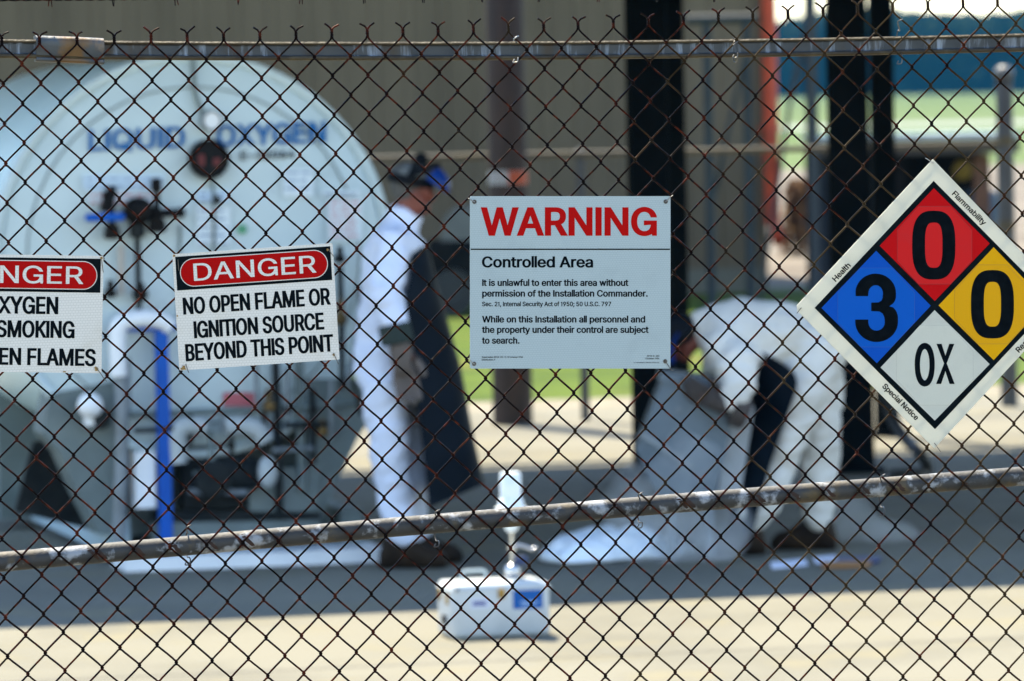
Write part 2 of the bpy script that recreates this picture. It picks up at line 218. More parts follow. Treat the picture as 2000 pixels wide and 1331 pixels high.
# ---------------------------------------------------------------- lettering: outlines of a plain grotesque alphabet
GL = json.loads('{",":[188,[[[68,71],[137,71],[84,-119],[38,-119]]]],"-":[453,[[[337,188],[114,188],[114,244],[337,244]]]],".":[188,[[[78,-1],[63,9],[53,24],[50,41],[53,59],[63,73],[78,83],[95,87],[113,83],[128,73],[138,59],[141,41],[138,24],[128,9],[113,-1],[95,-4]]]],"0":[453,[[[191,-3],[158,7],[130,24],[105,48],[85,77],[69,113],[57,155],[50,202],[48,254],[50,306],[57,353],[69,395],[85,431],[106,461],[130,484],[159,502],[191,512],[227,516],[262,512],[295,502],[323,484],[348,461],[368,431],[384,395],[396,353],[403,306],[405,254],[403,202],[396,155],[384,113],[368,77],[348,48],[323,24],[295,7],[263,-3],[227,-7]],[[250,52],[271,60],[290,74],[313,103],[330,144],[340,194],[344,254],[340,314],[330,365],[313,405],[290,435],[271,449],[250,457],[227,460],[203,457],[182,449],[163,435],[140,405],[123,365],[113,314],[109,254],[113,194],[123,144],[140,103],[163,74],[182,60],[203,52],[227,50]]]],"1":[453,[[[76,55],[391,55],[391,0],[76,0]],[[276,0],[212,0],[212,448],[209,448],[86,358],[86,427],[198,509],[276,509]]]],"2":[453,[[[64,47],[234,229],[282,282],[299,305],[311,327],[318,348],[320,371],[317,397],[308,419],[293,436],[273,449],[250,457],[224,460],[196,457],[172,447],[153,433],[139,413],[130,390],[127,362],[66,362],[71,405],[86,442],[111,473],[143,496],[182,511],[225,516],[268,511],[306,497],[337,474],[361,445],[376,411],[381,372],[378,345],[371,318],[357,290],[336,259],[267,180],[153,60],[153,57],[389,57],[389,0],[64,0]]]],"3":[453,[[[173,-3],[133,10],[98,30],[70,57],[52,91],[44,132],[109,132],[115,107],[126,87],[144,71],[165,59],[191,52],[219,50],[248,53],[275,61],[297,74],[315,93],[325,116],[329,145],[326,172],[316,196],[299,217],[275,234],[242,244],[201,248],[157,248],[157,299],[288,448],[288,452],[70,452],[70,509],[372,509],[372,461],[211,278],[211,289],[247,290],[279,286],[308,276],[333,262],[354,244],[371,222],[387,186],[393,145],[390,116],[383,90],[370,66],[344,36],[309,12],[266,-2],[218,-7]]]],"4":[453,[[[40,158],[247,509],[311,509],[109,166],[109,163],[413,163],[413,105],[40,105]],[[282,121],[282,146],[282,318],[343,318],[343,0],[282,0]]]],"5":[453,[[[178,-2],[140,11],[108,32],[83,60],[66,93],[60,130],[122,130],[127,108],[138,89],[154,73],[173,60],[196,52],[221,50],[250,53],[276,64],[298,82],[314,104],[324,131],[328,162],[324,193],[314,221],[297,244],[275,262],[248,273],[218,277],[192,275],[167,268],[145,258],[128,246],[67,253],[96,509],[366,509],[366,452],[151,452],[134,301],[136,301],[155,315],[178,325],[203,331],[229,334],[263,330],[294,321],[321,306],[345,285],[364,260],[379,231],[388,199],[391,163],[385,117],[369,76],[343,41],[309,15],[282,3],[253,-4],[221,-7]]]],"6":[453,[[[182,-1],[142,15],[109,40],[84,74],[69,115],[64,162],[68,199],[80,239],[102,285],[137,340],[252,509],[322,509],[151,261],[145,261],[154,275],[165,288],[179,299],[196,307],[214,312],[235,314],[278,309],[316,295],[346,271],[370,240],[384,201],[389,157],[384,112],[368,73],[343,39],[310,14],[271,-2],[226,-7]],[[254,52],[279,63],[299,79],[314,101],[324,128],[327,157],[324,187],[314,213],[299,235],[279,251],[254,262],[226,265],[198,262],[174,252],[153,235],[138,214],[128,188],[125,158],[128,128],[138,102],[153,79],[174,63],[198,52],[226,48]]]],"7":[453,[[[323,448],[323,452],[62,452],[62,509],[391,509],[391,449],[165,0],[97,0]]]],"8":[453,[[[178,-2],[136,11],[101,33],[74,62],[57,96],[52,135],[55,166],[65,195],[81,220],[101,241],[125,256],[153,265],[153,267],[129,276],[109,289],[93,308],[80,330],[73,354],[70,380],[75,417],[90,450],[114,477],[146,498],[184,511],[226,516],[269,511],[306,498],[337,477],[361,450],[377,417],[382,380],[376,342],[359,308],[343,289],[323,276],[300,267],[300,265],[327,256],[351,241],[372,220],[387,195],[397,166],[401,135],[398,109],[391,84],[378,62],[352,33],[317,11],[275,-2],[226,-7]],[[258,52],[285,60],[307,74],[323,91],[333,113],[337,139],[333,165],[322,189],[305,208],[283,223],[256,232],[226,235],[196,232],[169,223],[147,208],[130,189],[119,165],[115,139],[119,113],[129,91],[145,74],[167,60],[195,52],[226,49]],[[252,292],[274,300],[293,313],[307,330],[316,351],[319,376],[316,399],[308,420],[294,437],[275,449],[252,457],[226,460],[200,457],[177,449],[159,437],[145,420],[136,399],[133,376],[136,351],[145,330],[159,313],[178,300],[201,292],[226,290]]]],"9":[453,[[[271,510],[310,494],[343,468],[368,434],[384,393],[389,347],[385,309],[373,270],[350,224],[315,168],[200,0],[130,0],[301,248],[307,248],[299,234],[287,221],[273,210],[257,202],[238,196],[218,195],[175,199],[137,214],[106,237],[83,269],[68,307],[64,352],[69,397],[85,436],[110,469],[143,494],[182,510],[226,516]],[[199,457],[174,446],[154,429],[138,407],[129,381],[125,352],[129,322],[138,295],[154,274],[174,257],[199,247],[226,243],[254,247],[279,257],[299,273],[314,295],[324,321],[327,350],[324,381],[314,407],[299,429],[279,446],[254,457],[226,460]]]],":":[188,[[[78,-1],[63,9],[53,24],[50,41],[53,59],[63,73],[78,83],[95,87],[113,83],[128,73],[138,59],[141,41],[138,24],[128,9],[113,-1],[95,-4]],[[78,274],[63,284],[53,299],[50,316],[53,334],[63,349],[78,359],[95,362],[113,359],[128,349],[138,334],[141,316],[138,299],[128,284],[113,274],[95,271]]]],";":[188,[[[68,71],[137,71],[84,-119],[38,-119]],[[86,274],[71,284],[61,299],[58,316],[61,334],[71,349],[86,359],[103,362],[121,359],[136,349],[146,334],[149,316],[146,299],[136,284],[121,274],[103,271]]]],"A":[480,[[[201,509],[276,509],[463,0],[395,0],[287,302],[264,372],[232,478],[245,478],[213,371],[191,302],[85,0],[16,0]],[[110,199],[370,199],[370,142],[110,142]]]],"B":[457,[[[60,509],[241,509],[289,504],[329,491],[359,469],[381,442],[394,410],[398,374],[395,344],[387,320],[373,301],[356,286],[336,275],[315,267],[315,262],[339,257],[363,245],[385,227],[402,203],[414,173],[418,136],[413,100],[400,67],[377,39],[344,18],[301,4],[247,0],[60,0]],[[245,57],[281,60],[309,67],[330,80],[344,96],[353,115],[355,137],[352,161],[342,184],[327,203],[306,218],[279,228],[248,231],[125,231],[125,57]],[[238,285],[265,288],[288,296],[308,309],[323,326],[333,348],[336,372],[333,393],[326,412],[313,429],[294,442],[270,449],[240,452],[125,452],[125,285]]]],"C":[510,[[[225,-3],[186,7],[150,25],[119,49],[92,79],[70,115],[53,157],[44,203],[40,254],[44,305],[53,352],[70,393],[92,429],[119,459],[150,484],[186,501],[225,512],[267,516],[305,513],[340,504],[373,490],[402,471],[427,447],[448,418],[463,385],[473,348],[408,348],[401,373],[389,395],[375,413],[357,428],[337,440],[315,449],[292,454],[267,456],[237,453],[209,445],[184,432],[161,414],[141,391],[125,364],[113,332],[106,295],[103,254],[106,213],[113,177],[125,145],[141,117],[161,94],[184,76],[210,63],[237,56],[267,53],[292,55],[315,60],[337,69],[357,81],[375,96],[389,114],[401,136],[408,160],[473,160],[463,124],[448,91],[428,62],[402,38],[373,19],[341,5],[305,-4],[267,-7]]]],"D":[503,[[[96,0],[96,57],[215,57],[254,60],[288,68],[318,81],[343,99],[363,122],[379,149],[394,198],[399,255],[394,312],[379,361],[364,388],[344,410],[320,428],[291,441],[258,449],[221,452],[93,452],[93,509],[225,509],[273,505],[315,495],[353,478],[385,455],[412,426],[433,391],[449,351],[458,306],[462,255],[458,205],[449,159],[433,119],[411,83],[384,54],[351,31],[312,14],[268,3],[219,0]],[[125,0],[60,0],[60,509],[125,509]]]],"E":[419,[[[60,509],[372,509],[372,452],[125,452],[125,286],[355,286],[355,229],[125,229],[125,57],[375,57],[375,0],[60,0]]]],"F":[410,[[[60,509],[369,509],[369,452],[125,452],[125,278],[346,278],[346,221],[125,221],[125,0],[60,0]]]],"G":[521,[[[225,-3],[185,7],[149,25],[118,49],[91,79],[69,116],[53,157],[43,203],[40,254],[43,305],[53,352],[69,393],[91,429],[117,459],[149,484],[184,501],[223,512],[265,516],[304,513],[340,504],[374,489],[403,469],[429,445],[449,416],[465,384],[474,349],[408,349],[399,372],[387,393],[373,411],[356,427],[337,439],[315,448],[291,454],[265,456],[236,453],[209,445],[183,432],[160,414],[141,392],[125,364],[113,332],[106,295],[103,254],[106,213],[113,177],[125,145],[141,117],[161,95],[184,76],[210,63],[238,56],[269,53],[309,57],[345,71],[374,93],[396,123],[410,160],[415,202],[434,199],[283,199],[283,256],[478,256],[478,200],[475,160],[466,124],[451,91],[431,62],[406,38],[377,19],[344,5],[308,-4],[269,-7]]]],"H":[517,[[[60,509],[125,509],[125,289],[392,289],[392,509],[457,509],[457,0],[392,0],[392,232],[125,232],[125,0],[60,0]]]],"I":[301,[[[31,57],[118,57],[118,452],[31,452],[31,509],[269,509],[269,452],[183,452],[183,57],[269,57],[269,0],[31,0]]]],"K":[467,[[[104,216],[139,261],[174,303],[212,344],[364,509],[448,509],[231,276],[228,276],[104,145]],[[60,509],[125,509],[125,334],[124,225],[125,193],[125,0],[60,0]],[[188,259],[228,309],[449,0],[372,0]]]],"L":[393,[[[60,509],[125,509],[125,57],[361,57],[361,0],[60,0]]]],"M":[629,[[[60,509],[152,509],[277,187],[287,159],[299,123],[311,84],[322,49],[307,49],[318,83],[330,121],[342,158],[352,187],[476,509],[568,509],[568,0],[504,0],[504,291],[504,327],[505,369],[506,413],[507,457],[513,457],[498,409],[482,363],[467,322],[456,291],[342,0],[286,0],[170,291],[159,321],[145,361],[129,408],[112,457],[119,457],[120,416],[121,372],[122,328],[122,291],[122,0],[60,0]]]],"N":[524,[[[60,509],[136,509],[343,183],[363,151],[388,107],[414,55],[405,54],[401,108],[399,157],[399,195],[399,509],[463,509],[463,0],[387,0],[202,290],[177,331],[148,381],[108,452],[119,454],[122,384],[124,328],[125,291],[125,0],[60,0]]]],"O":[534,[[[225,-3],[186,7],[150,25],[119,49],[92,79],[70,115],[53,157],[44,203],[40,254],[44,305],[53,352],[70,393],[92,429],[119,459],[150,484],[186,501],[225,512],[267,516],[309,512],[348,501],[384,484],[415,459],[442,429],[464,393],[480,352],[490,305],[493,254],[490,203],[480,157],[464,115],[442,79],[415,49],[384,25],[348,7],[309,-3],[267,-7]],[[296,55],[324,63],[349,76],[372,94],[392,116],[408,144],[420,176],[428,213],[430,254],[428,295],[420,332],[408,365],[392,392],[372,415],[349,433],[324,446],[296,453],[267,456],[237,453],[210,445],[184,433],[161,415],[142,392],[125,364],[113,332],[106,295],[103,254],[106,213],[113,176],[125,144],[142,117],[161,94],[184,76],[210,63],[237,55],[267,53]]]],"P":[445,[[[60,509],[235,509],[272,506],[305,499],[332,487],[356,471],[375,452],[390,430],[404,391],[409,348],[404,304],[390,265],[375,243],[356,223],[332,207],[305,195],[272,188],[235,186],[109,186],[109,242],[233,242],[269,246],[297,256],[318,272],[333,294],[342,319],[344,348],[342,376],[333,402],[318,423],[297,439],[268,449],[232,452],[125,452],[125,0],[60,0]]]],"Q":[534,[[[313,159],[369,85],[384,65],[468,-48],[401,-48],[346,27],[331,46],[245,159]],[[225,-3],[186,7],[150,25],[119,49],[92,79],[70,115],[53,157],[44,203],[40,254],[44,305],[53,352],[70,393],[92,429],[119,459],[150,484],[186,501],[225,512],[267,516],[309,512],[348,501],[384,484],[415,459],[442,429],[464,393],[480,352],[490,305],[493,254],[490,203],[480,157],[464,115],[442,79],[415,49],[384,25],[348,7],[309,-3],[267,-7]],[[296,55],[324,63],[349,76],[372,94],[392,116],[408,144],[420,176],[428,213],[430,254],[428,295],[420,332],[408,365],[392,392],[372,415],[349,433],[324,446],[296,453],[267,456],[237,453],[210,445],[184,433],[161,415],[142,392],[125,364],[113,332],[106,295],[103,254],[106,213],[113,176],[125,144],[142,117],[161,94],[184,76],[210,63],[237,55],[267,53]]]],"R":[449,[[[60,509],[236,509],[290,504],[333,489],[356,473],[376,455],[390,433],[405,395],[409,352],[405,309],[390,271],[376,250],[356,232],[333,217],[289,203],[236,198],[96,198],[96,255],[234,255],[269,258],[298,267],[319,281],[334,300],[342,324],[345,352],[342,380],[334,405],[319,425],[298,440],[269,449],[233,452],[125,452],[125,0],[60,0]],[[230,229],[303,229],[428,0],[353,0]]]],"S":[447,[[[172,-4],[128,9],[91,31],[64,60],[46,96],[38,137],[104,137],[110,110],[123,88],[142,71],[166,59],[194,52],[224,49],[257,52],[286,60],[311,74],[329,92],[341,114],[346,139],[342,161],[332,179],[316,193],[296,205],[245,222],[184,239],[145,253],[112,269],[86,289],[67,313],[56,341],[52,372],[54,400],[62,425],[75,448],[102,476],[138,498],[180,511],[227,516],[275,511],[316,498],[351,476],[377,449],[394,415],[401,378],[337,378],[332,402],[320,421],[302,437],[280,449],[254,456],[225,459],[194,456],[167,448],[145,435],[129,418],[118,398],[115,376],[119,352],[131,334],[148,319],[169,308],[212,293],[264,279],[312,264],[336,252],[359,238],[379,220],[395,198],[405,171],[408,139],[403,99],[386,64],[360,34],[323,11],[278,-4],[224,-9]]]],"T":[449,[[[32,509],[417,509],[417,452],[257,452],[257,0],[193,0],[193,452],[32,452]]]],"U":[518,[[[220,-6],[186,2],[154,15],[126,33],[103,55],[85,80],[71,108],[63,140],[60,173],[60,509],[124,509],[124,178],[128,144],[141,113],[160,87],[187,68],[220,56],[259,52],[298,56],[331,68],[357,87],[377,113],[389,144],[393,178],[393,509],[457,509],[457,173],[454,140],[446,108],[433,80],[414,55],[391,33],[363,15],[332,2],[297,-6],[259,-8]]]],"V":[480,[[[16,509],[84,509],[192,206],[215,137],[248,31],[235,31],[267,138],[290,206],[395,509],[463,509],[278,0],[204,0]]]],"W":[687,[[[16,509],[82,509],[163,196],[175,145],[187,94],[197,40],[189,40],[200,94],[211,145],[224,196],[306,509],[380,509],[462,196],[474,145],[486,94],[497,40],[488,40],[499,94],[510,145],[523,196],[603,509],[670,509],[530,0],[455,0],[368,323],[351,391],[336,475],[350,475],[335,395],[318,323],[230,0],[155,0]]]],"X":[475,[[[217,284],[217,236],[29,509],[104,509],[178,400],[204,361],[223,329],[243,292],[232,292],[252,329],[272,361],[298,400],[374,509],[446,509],[259,239],[259,287],[456,0],[382,0],[292,129],[268,165],[250,195],[230,231],[244,231],[225,196],[206,166],[182,129],[91,0],[18,0]]]],"Y":[472,[[[203,208],[16,509],[91,509],[192,344],[222,292],[250,230],[224,230],[251,293],[280,344],[381,509],[455,509],[268,208],[268,0],[203,0]]]],"a":[390,[[[126,-5],[94,5],[68,22],[48,45],[35,73],[30,108],[34,138],[43,161],[58,179],[78,193],[100,203],[125,211],[178,220],[234,227],[252,230],[265,235],[273,243],[276,255],[276,257],[273,279],[267,297],[256,311],[240,322],[220,329],[196,331],[171,329],[149,322],[132,313],[118,301],[107,288],[100,274],[41,291],[57,322],[79,346],[104,364],[133,375],[163,382],[194,384],[239,379],[263,372],[286,360],[306,343],[322,320],[333,290],[337,251],[337,0],[277,0],[277,52],[272,52],[252,25],[236,12],[215,1],[190,-6],[160,-9]],[[202,49],[228,59],[248,74],[263,93],[272,115],[276,138],[276,190],[259,182],[231,176],[200,171],[175,168],[134,159],[117,150],[103,139],[95,124],[92,105],[94,87],[102,72],[114,61],[130,52],[149,47],[170,45]]]],"b":[425,[[[198,-5],[172,4],[153,17],[138,31],[118,59],[112,59],[112,0],[53,0],[53,509],[114,509],[114,319],[118,319],[137,346],[152,360],[171,373],[197,381],[229,384],[259,382],[287,374],[313,361],[335,342],[354,320],[370,293],[385,245],[390,189],[385,133],[370,84],[355,57],[336,34],[313,16],[288,3],[260,-6],[229,-8]],[[253,51],[279,66],[301,88],[316,117],[325,151],[328,189],[325,227],[316,261],[301,290],[280,311],[253,325],[220,330],[188,325],[161,312],[140,291],[125,263],[116,229],[113,189],[116,150],[125,115],[140,86],[162,65],[188,51],[220,47]]]],"c":[396,[[[174,-5],[144,3],[117,16],[93,35],[72,58],[56,85],[44,116],[37,150],[34,187],[37,225],[44,260],[56,291],[72,318],[93,341],[117,360],[144,374],[174,382],[207,384],[234,383],[260,377],[284,368],[305,356],[324,341],[340,322],[353,301],[362,277],[303,262],[290,289],[270,311],[242,325],[207,330],[173,325],[145,310],[124,287],[108,258],[99,224],[96,187],[99,151],[108,117],[124,89],[145,66],[173,51],[207,46],[243,52],[271,66],[292,89],[304,117],[363,102],[354,78],[341,56],[325,37],[306,21],[285,9],[261,-1],[235,-6],[207,-8]]]],"d":[425,[[[165,-6],[137,3],[111,16],[89,34],[70,57],[55,84],[39,133],[34,189],[39,245],[55,293],[70,320],[89,342],[112,361],[137,374],[165,382],[196,384],[228,381],[253,373],[272,360],[287,346],[306,319],[311,319],[311,509],[372,509],[372,0],[313,0],[313,59],[307,59],[287,31],[272,17],[252,4],[227,-5],[195,-8]],[[236,51],[263,65],[284,86],[299,115],[309,150],[312,189],[309,229],[300,263],[284,291],[263,312],[237,325],[205,330],[172,325],[145,311],[124,290],[108,261],[99,227],[96,189],[99,151],[109,117],[124,88],[145,66],[172,51],[205,47]]]],"e":[404,[[[177,-5],[145,3],[117,16],[92,35],[72,58],[56,85],[40,132],[34,187],[39,242],[55,290],[71,317],[91,340],[115,359],[142,373],[172,382],[205,384],[236,382],[266,374],[294,361],[319,341],[341,315],[357,282],[368,242],[371,194],[371,169],[75,169],[75,221],[338,221],[310,202],[307,237],[298,269],[283,294],[263,314],[237,326],[205,330],[173,326],[146,313],[125,294],[109,270],[99,241],[96,211],[96,178],[100,139],[110,106],[128,80],[151,61],[179,50],[212,46],[234,48],[254,53],[271,61],[285,73],[297,88],[306,105],[365,91],[353,63],[335,39],[311,19],[283,4],[249,-5],[212,-8]]]],"f":[254,[[[228,327],[6,327],[6,379],[228,379]],[[81,432],[84,461],[96,486],[113,505],[135,519],[161,527],[187,530],[222,527],[243,521],[227,468],[215,472],[195,474],[171,470],[154,460],[145,443],[142,419],[142,0],[81,0]]]],"h":[410,[[[114,0],[53,0],[53,509],[114,509],[114,287],[102,287],[116,319],[132,344],[152,362],[175,374],[200,382],[227,384],[264,380],[295,369],[321,349],[341,321],[353,285],[357,240],[357,0],[296,0],[296,235],[293,263],[286,286],[273,304],[256,318],[235,326],[210,329],[184,326],[161,317],[141,303],[126,283],[117,257],[114,227]]]],"i":[167,[[[53,379],[114,379],[114,0],[53,0]],[[67,446],[54,455],[44,468],[41,483],[44,499],[54,512],[67,521],[84,524],[100,521],[114,512],[123,499],[126,483],[123,468],[114,455],[100,446],[84,443]]]],"j":[167,[[[114,379],[114,-30],[111,-63],[102,-90],[86,-113],[65,-129],[37,-139],[4,-143],[-10,-143],[-10,-87],[2,-87],[25,-83],[40,-72],[50,-54],[53,-29],[53,379]],[[67,446],[53,455],[44,468],[41,483],[44,499],[53,512],[67,521],[83,524],[100,521],[114,512],[123,499],[126,483],[123,468],[114,455],[100,446],[83,443]]]],"l":[190,[[[112,0],[91,8],[74,20],[62,37],[55,59],[53,84],[53,509],[114,509],[114,99],[115,77],[120,62],[130,54],[146,52],[160,53],[170,54],[181,3],[162,-1],[139,-2]]]],"m":[610,[[[53,379],[112,379],[112,295],[108,295],[118,323],[132,346],[151,363],[172,376],[195,384],[219,386],[245,383],[268,375],[287,361],[309,331],[321,295],[312,295],[322,321],[337,343],[357,361],[381,375],[407,383],[437,386],[468,383],[497,372],[522,354],[541,328],[553,296],[557,255],[557,0],[496,0],[496,254],[493,279],[485,298],[473,313],[447,326],[419,330],[395,328],[374,320],[358,307],[345,290],[338,270],[335,247],[335,0],[274,0],[274,260],[272,280],[265,297],[253,311],[229,326],[199,330],[178,328],[158,320],[140,307],[126,289],[117,266],[114,238],[114,0],[53,0]]]],"n":[410,[[[114,0],[53,0],[53,379],[112,379],[112,287],[102,287],[116,319],[132,344],[152,362],[175,374],[200,382],[227,384],[264,380],[295,369],[321,349],[341,321],[353,285],[357,240],[357,0],[296,0],[296,235],[293,263],[286,286],[273,304],[256,318],[235,326],[210,329],[184,326],[161,317],[141,303],[126,283],[117,257],[114,227]]]],"o":[416,[[[174,-5],[144,3],[117,16],[93,35],[72,58],[56,85],[44,116],[37,150],[34,187],[37,225],[44,260],[56,291],[72,318],[93,341],[117,360],[144,374],[174,382],[207,384],[241,382],[271,374],[299,360],[323,341],[343,318],[359,291],[371,260],[379,225],[381,187],[379,150],[371,116],[359,85],[343,58],[323,35],[299,16],[271,3],[241,-5],[207,-8]],[[242,51],[270,66],[292,89],[307,117],[316,151],[319,187],[316,224],[307,258],[292,287],[270,310],[242,325],[207,330],[173,325],[145,310],[124,287],[108,258],[99,224],[96,187],[99,151],[108,117],[124,89],[145,66],[173,51],[207,46]]]],"p":[425,[[[53,379],[112,379],[112,319],[118,319],[137,346],[152,360],[171,373],[197,381],[229,384],[259,382],[287,374],[313,361],[335,342],[354,320],[370,293],[385,245],[390,189],[385,133],[370,84],[355,57],[336,34],[313,16],[288,3],[260,-6],[229,-8],[198,-5],[173,4],[153,17],[138,31],[118,59],[114,59],[114,-143],[53,-143]],[[253,51],[279,66],[301,88],[316,117],[325,151],[328,189],[325,227],[316,261],[301,290],[280,311],[253,325],[220,330],[188,325],[161,312],[140,291],[125,263],[116,229],[113,189],[116,150],[125,115],[140,86],[162,65],[188,51],[220,47]]]],"r":[260,[[[53,379],[112,379],[112,321],[115,321],[130,347],[152,367],[181,380],[213,385],[229,384],[243,384],[243,322],[230,324],[207,326],[182,323],[159,315],[140,301],[126,284],[117,262],[114,237],[114,0],[53,0]]]],"s":[365,[[[145,-5],[112,3],[84,18],[62,38],[45,63],[36,94],[94,107],[105,79],[124,60],[150,49],[181,45],[217,50],[244,62],[262,81],[268,103],[265,121],[254,136],[237,147],[212,155],[149,170],[104,186],[72,208],[58,227],[50,249],[47,274],[51,305],[65,332],[87,354],[115,370],[149,381],[187,384],[223,381],[254,372],[279,358],[299,339],[314,316],[324,290],[268,277],[258,298],[243,316],[219,328],[187,333],[156,329],[131,317],[114,299],[109,277],[112,258],[124,243],[144,232],[172,223],[229,209],[275,194],[306,171],[320,153],[328,131],[331,107],[326,75],[312,47],[290,24],[260,6],[223,-5],[182,-8]]]],"t":[228,[[[204,327],[6,327],[6,379],[204,379]],[[126,471],[126,98],[128,76],[136,61],[150,53],[170,50],[185,51],[202,54],[213,2],[192,-3],[168,-4],[138,-1],[113,7],[92,21],[77,41],[68,64],[65,93],[65,471]]]],"u":[410,[[[146,-1],[115,11],[89,31],[69,59],[57,95],[53,139],[53,379],[114,379],[114,144],[116,117],[124,94],[137,75],[154,61],[175,53],[200,50],[226,53],[249,62],[268,77],[283,97],[293,122],[296,153],[296,379],[357,379],[357,0],[298,0],[298,92],[307,92],[294,60],[277,35],[257,17],[222,0],[182,-5]]]],"v":[390,[[[17,379],[84,379],[165,155],[187,87],[206,21],[184,21],[203,87],[224,155],[305,379],[371,379],[226,0],[163,0]]]],"w":[567,[[[23,379],[87,379],[133,214],[154,137],[175,41],[165,41],[186,135],[206,214],[252,379],[316,379],[362,214],[382,136],[402,41],[391,41],[413,135],[434,214],[480,379],[545,379],[429,0],[368,0],[319,172],[305,225],[291,280],[277,338],[291,338],[277,280],[263,225],[248,172],[199,0],[138,0]]]],"y":[390,[[[61,-86],[71,-87],[88,-90],[104,-89],[118,-84],[130,-74],[141,-58],[151,-36],[163,-1],[17,379],[84,379],[165,155],[187,87],[206,21],[184,21],[202,87],[224,155],[305,379],[371,379],[204,-58],[191,-85],[177,-107],[159,-124],[139,-136],[117,-143],[91,-145],[65,-143],[47,-139]]]]}')
CAP = 509.0
# plain grotesque forms for the letters whose outlines would carry serifs, tails or flat tops
GL['I'] = [160, [[(47, 0), (47, 509), (113, 509), (113, 0)]]]
GL['l'] = [136, [[(39, 0), (39, 528), (97, 528), (97, 0)]]]
GL['1'] = [285, [[(130, 0), (130, 384), (40, 384), (40, 428), (112, 440), (138, 470), (146, 509), (194, 509), (194, 0)]]]
_g = GL['G'][1]; _gx = max(p[0] for c in _g for p in c)
GL['G'] = [GL['G'][0], _g + [[(_gx - 60, 110), (_gx - 60, 256), (_gx, 256), (_gx, 0), (_gx - 42, 0)]]]
def text_contours(s, track=0.0):
    x = 0; out = []
    for ch in s:
        if ch == ' ': x += 188; continue
        w, cs = GL[ch]
        for c in cs: out.append([((px + x) / CAP, py / CAP) for px, py in c])
        x += w + track
    return out
def area(c): return 0.5 * sum(c[i][0] * c[(i + 1) % len(c)][1] - c[(i + 1) % len(c)][0] * c[i][1] for i in range(len(c)))
def embolden(cs, dx, dy):
    if not dx and not dy: return cs
    big = max(cs, key=lambda c: abs(area(c))); sg = 1 if area(big) > 0 else -1
    out = []
    for c in cs:
        n = len(c); q = []
        for i in range(n):
            a, b, d = c[i - 1], c[i], c[(i + 1) % n]
            e1 = (b[0] - a[0], b[1] - a[1]); e2 = (d[0] - b[0], d[1] - b[1])
            l1 = math.hypot(*e1) or 1e-9; l2 = math.hypot(*e2) or 1e-9
            n1 = (e1[1] / l1 * sg, -e1[0] / l1 * sg); n2 = (e2[1] / l2 * sg, -e2[0] / l2 * sg)
            k = 1 + n1[0] * n2[0] + n1[1] * n2[1]
            k = max(k, 0.35)
            q.append((b[0] + (n1[0] + n2[0]) / k * dx, b[1] + (n1[1] + n2[1]) / k * dy))
        out.append(q)
    return out
def fit_text(s, x0, x1, base, cap, bold=0.037, boldy=None, track=0.0, ydown=True):
    """contours in sheet coordinates: left x0, right x1, baseline y=base, capital height cap"""
    cs = text_contours(s, track); xs = [p[0] for c in cs for p in c]
    sx = (x1 - x0) / (max(xs) - min(xs)); mx = min(xs)
    cs = [[((p[0] - mx) * sx, p[1] * cap) for p in c] for c in cs]
    dx = bold * cap; dy = (boldy if boldy is not None else bold * 0.8) * cap
    cs = embolden(cs, dx, dy)
    kx = (x1 - x0) / (x1 - x0 + 2 * dx); ky = cap / (cap + 2 * dy)
    return [[(x0 + (p[0] + dx) * kx, base - (p[1] + dy) * ky if ydown else base + (p[1] + dy) * ky) for p in c] for c in cs]
def winding(p, cs):
    w = 0
    for c in cs:
        for i in range(len(c)):
            x0, y0 = c[i - 1]; x1, y1 = c[i]
            if (y0 <= p[1]) != (y1 <= p[1]):
                t = (p[1] - y0) / (y1 - y0)
                if x0 + t * (x1 - x0) > p[0]: w += 1 if y1 > y0 else -1
    return w
def flat_mesh(contours):
    """fill closed outlines (non-zero winding, strokes may overlap) into flat triangles"""
    bb = [(min(p[0] for p in c), min(p[1] for p in c), max(p[0] for p in c), max(p[1] for p in c)) for c in contours]
    grp = list(range(len(contours)))
    for i in range(len(contours)):
        for j in range(i):
            if bb[i][0] <= bb[j][2] and bb[j][0] <= bb[i][2] and bb[i][1] <= bb[j][3] and bb[j][1] <= bb[i][3]:
                gi, gj = grp[i], grp[j]; grp = [gj if g_ == gi else g_ for g_ in grp]
    vs, fs = [], []
    for g_ in sorted(set(grp)):
        cs = [c for c, q in zip(contours, grp) if q == g_]
        pts = []; ed = []
        for c in cs:
            o = len(pts); n = len(c); pts += [Vector(p) for p in c]; ed += [(o + i, o + (i + 1) % n) for i in range(n)]
        v2, e2, f2, _, _, _ = delaunay_2d_cdt(pts, ed, [], 0, 1e-6)
        o = len(vs); vs += [Vector((p.x, p.y, 0)) for p in v2]
        for f in f2:
            q = [sum(v2[i][k] for i in f) / len(f) for k in (0, 1)]
            if winding(q, cs) != 0: fs.append(tuple(i + o for i in f))
    return vs, fs
def decal(name, contours, fn, m, parent, label=None):
    """contours in sheet coordinates -> mesh; fn maps a sheet point to the place"""
    vs, fs = flat_mesh(contours); mb = MB(); mb.add([fn(v.x, v.y) for v in vs], fs)
    me = bpy.data.meshes.new(name); base = wloc(parent)
    me.from_pydata([tuple(v - base) for v in mb.v], [], mb.f); me.materials.append(m)
    o = bpy.data.objects.new(name, me); link(o); o.parent = parent
    if label: o['label'] = label
    return o
def rect(x0, y0, x1, y1): return [(x0, y0), (x1, y0), (x1, y1), (x0, y1)]
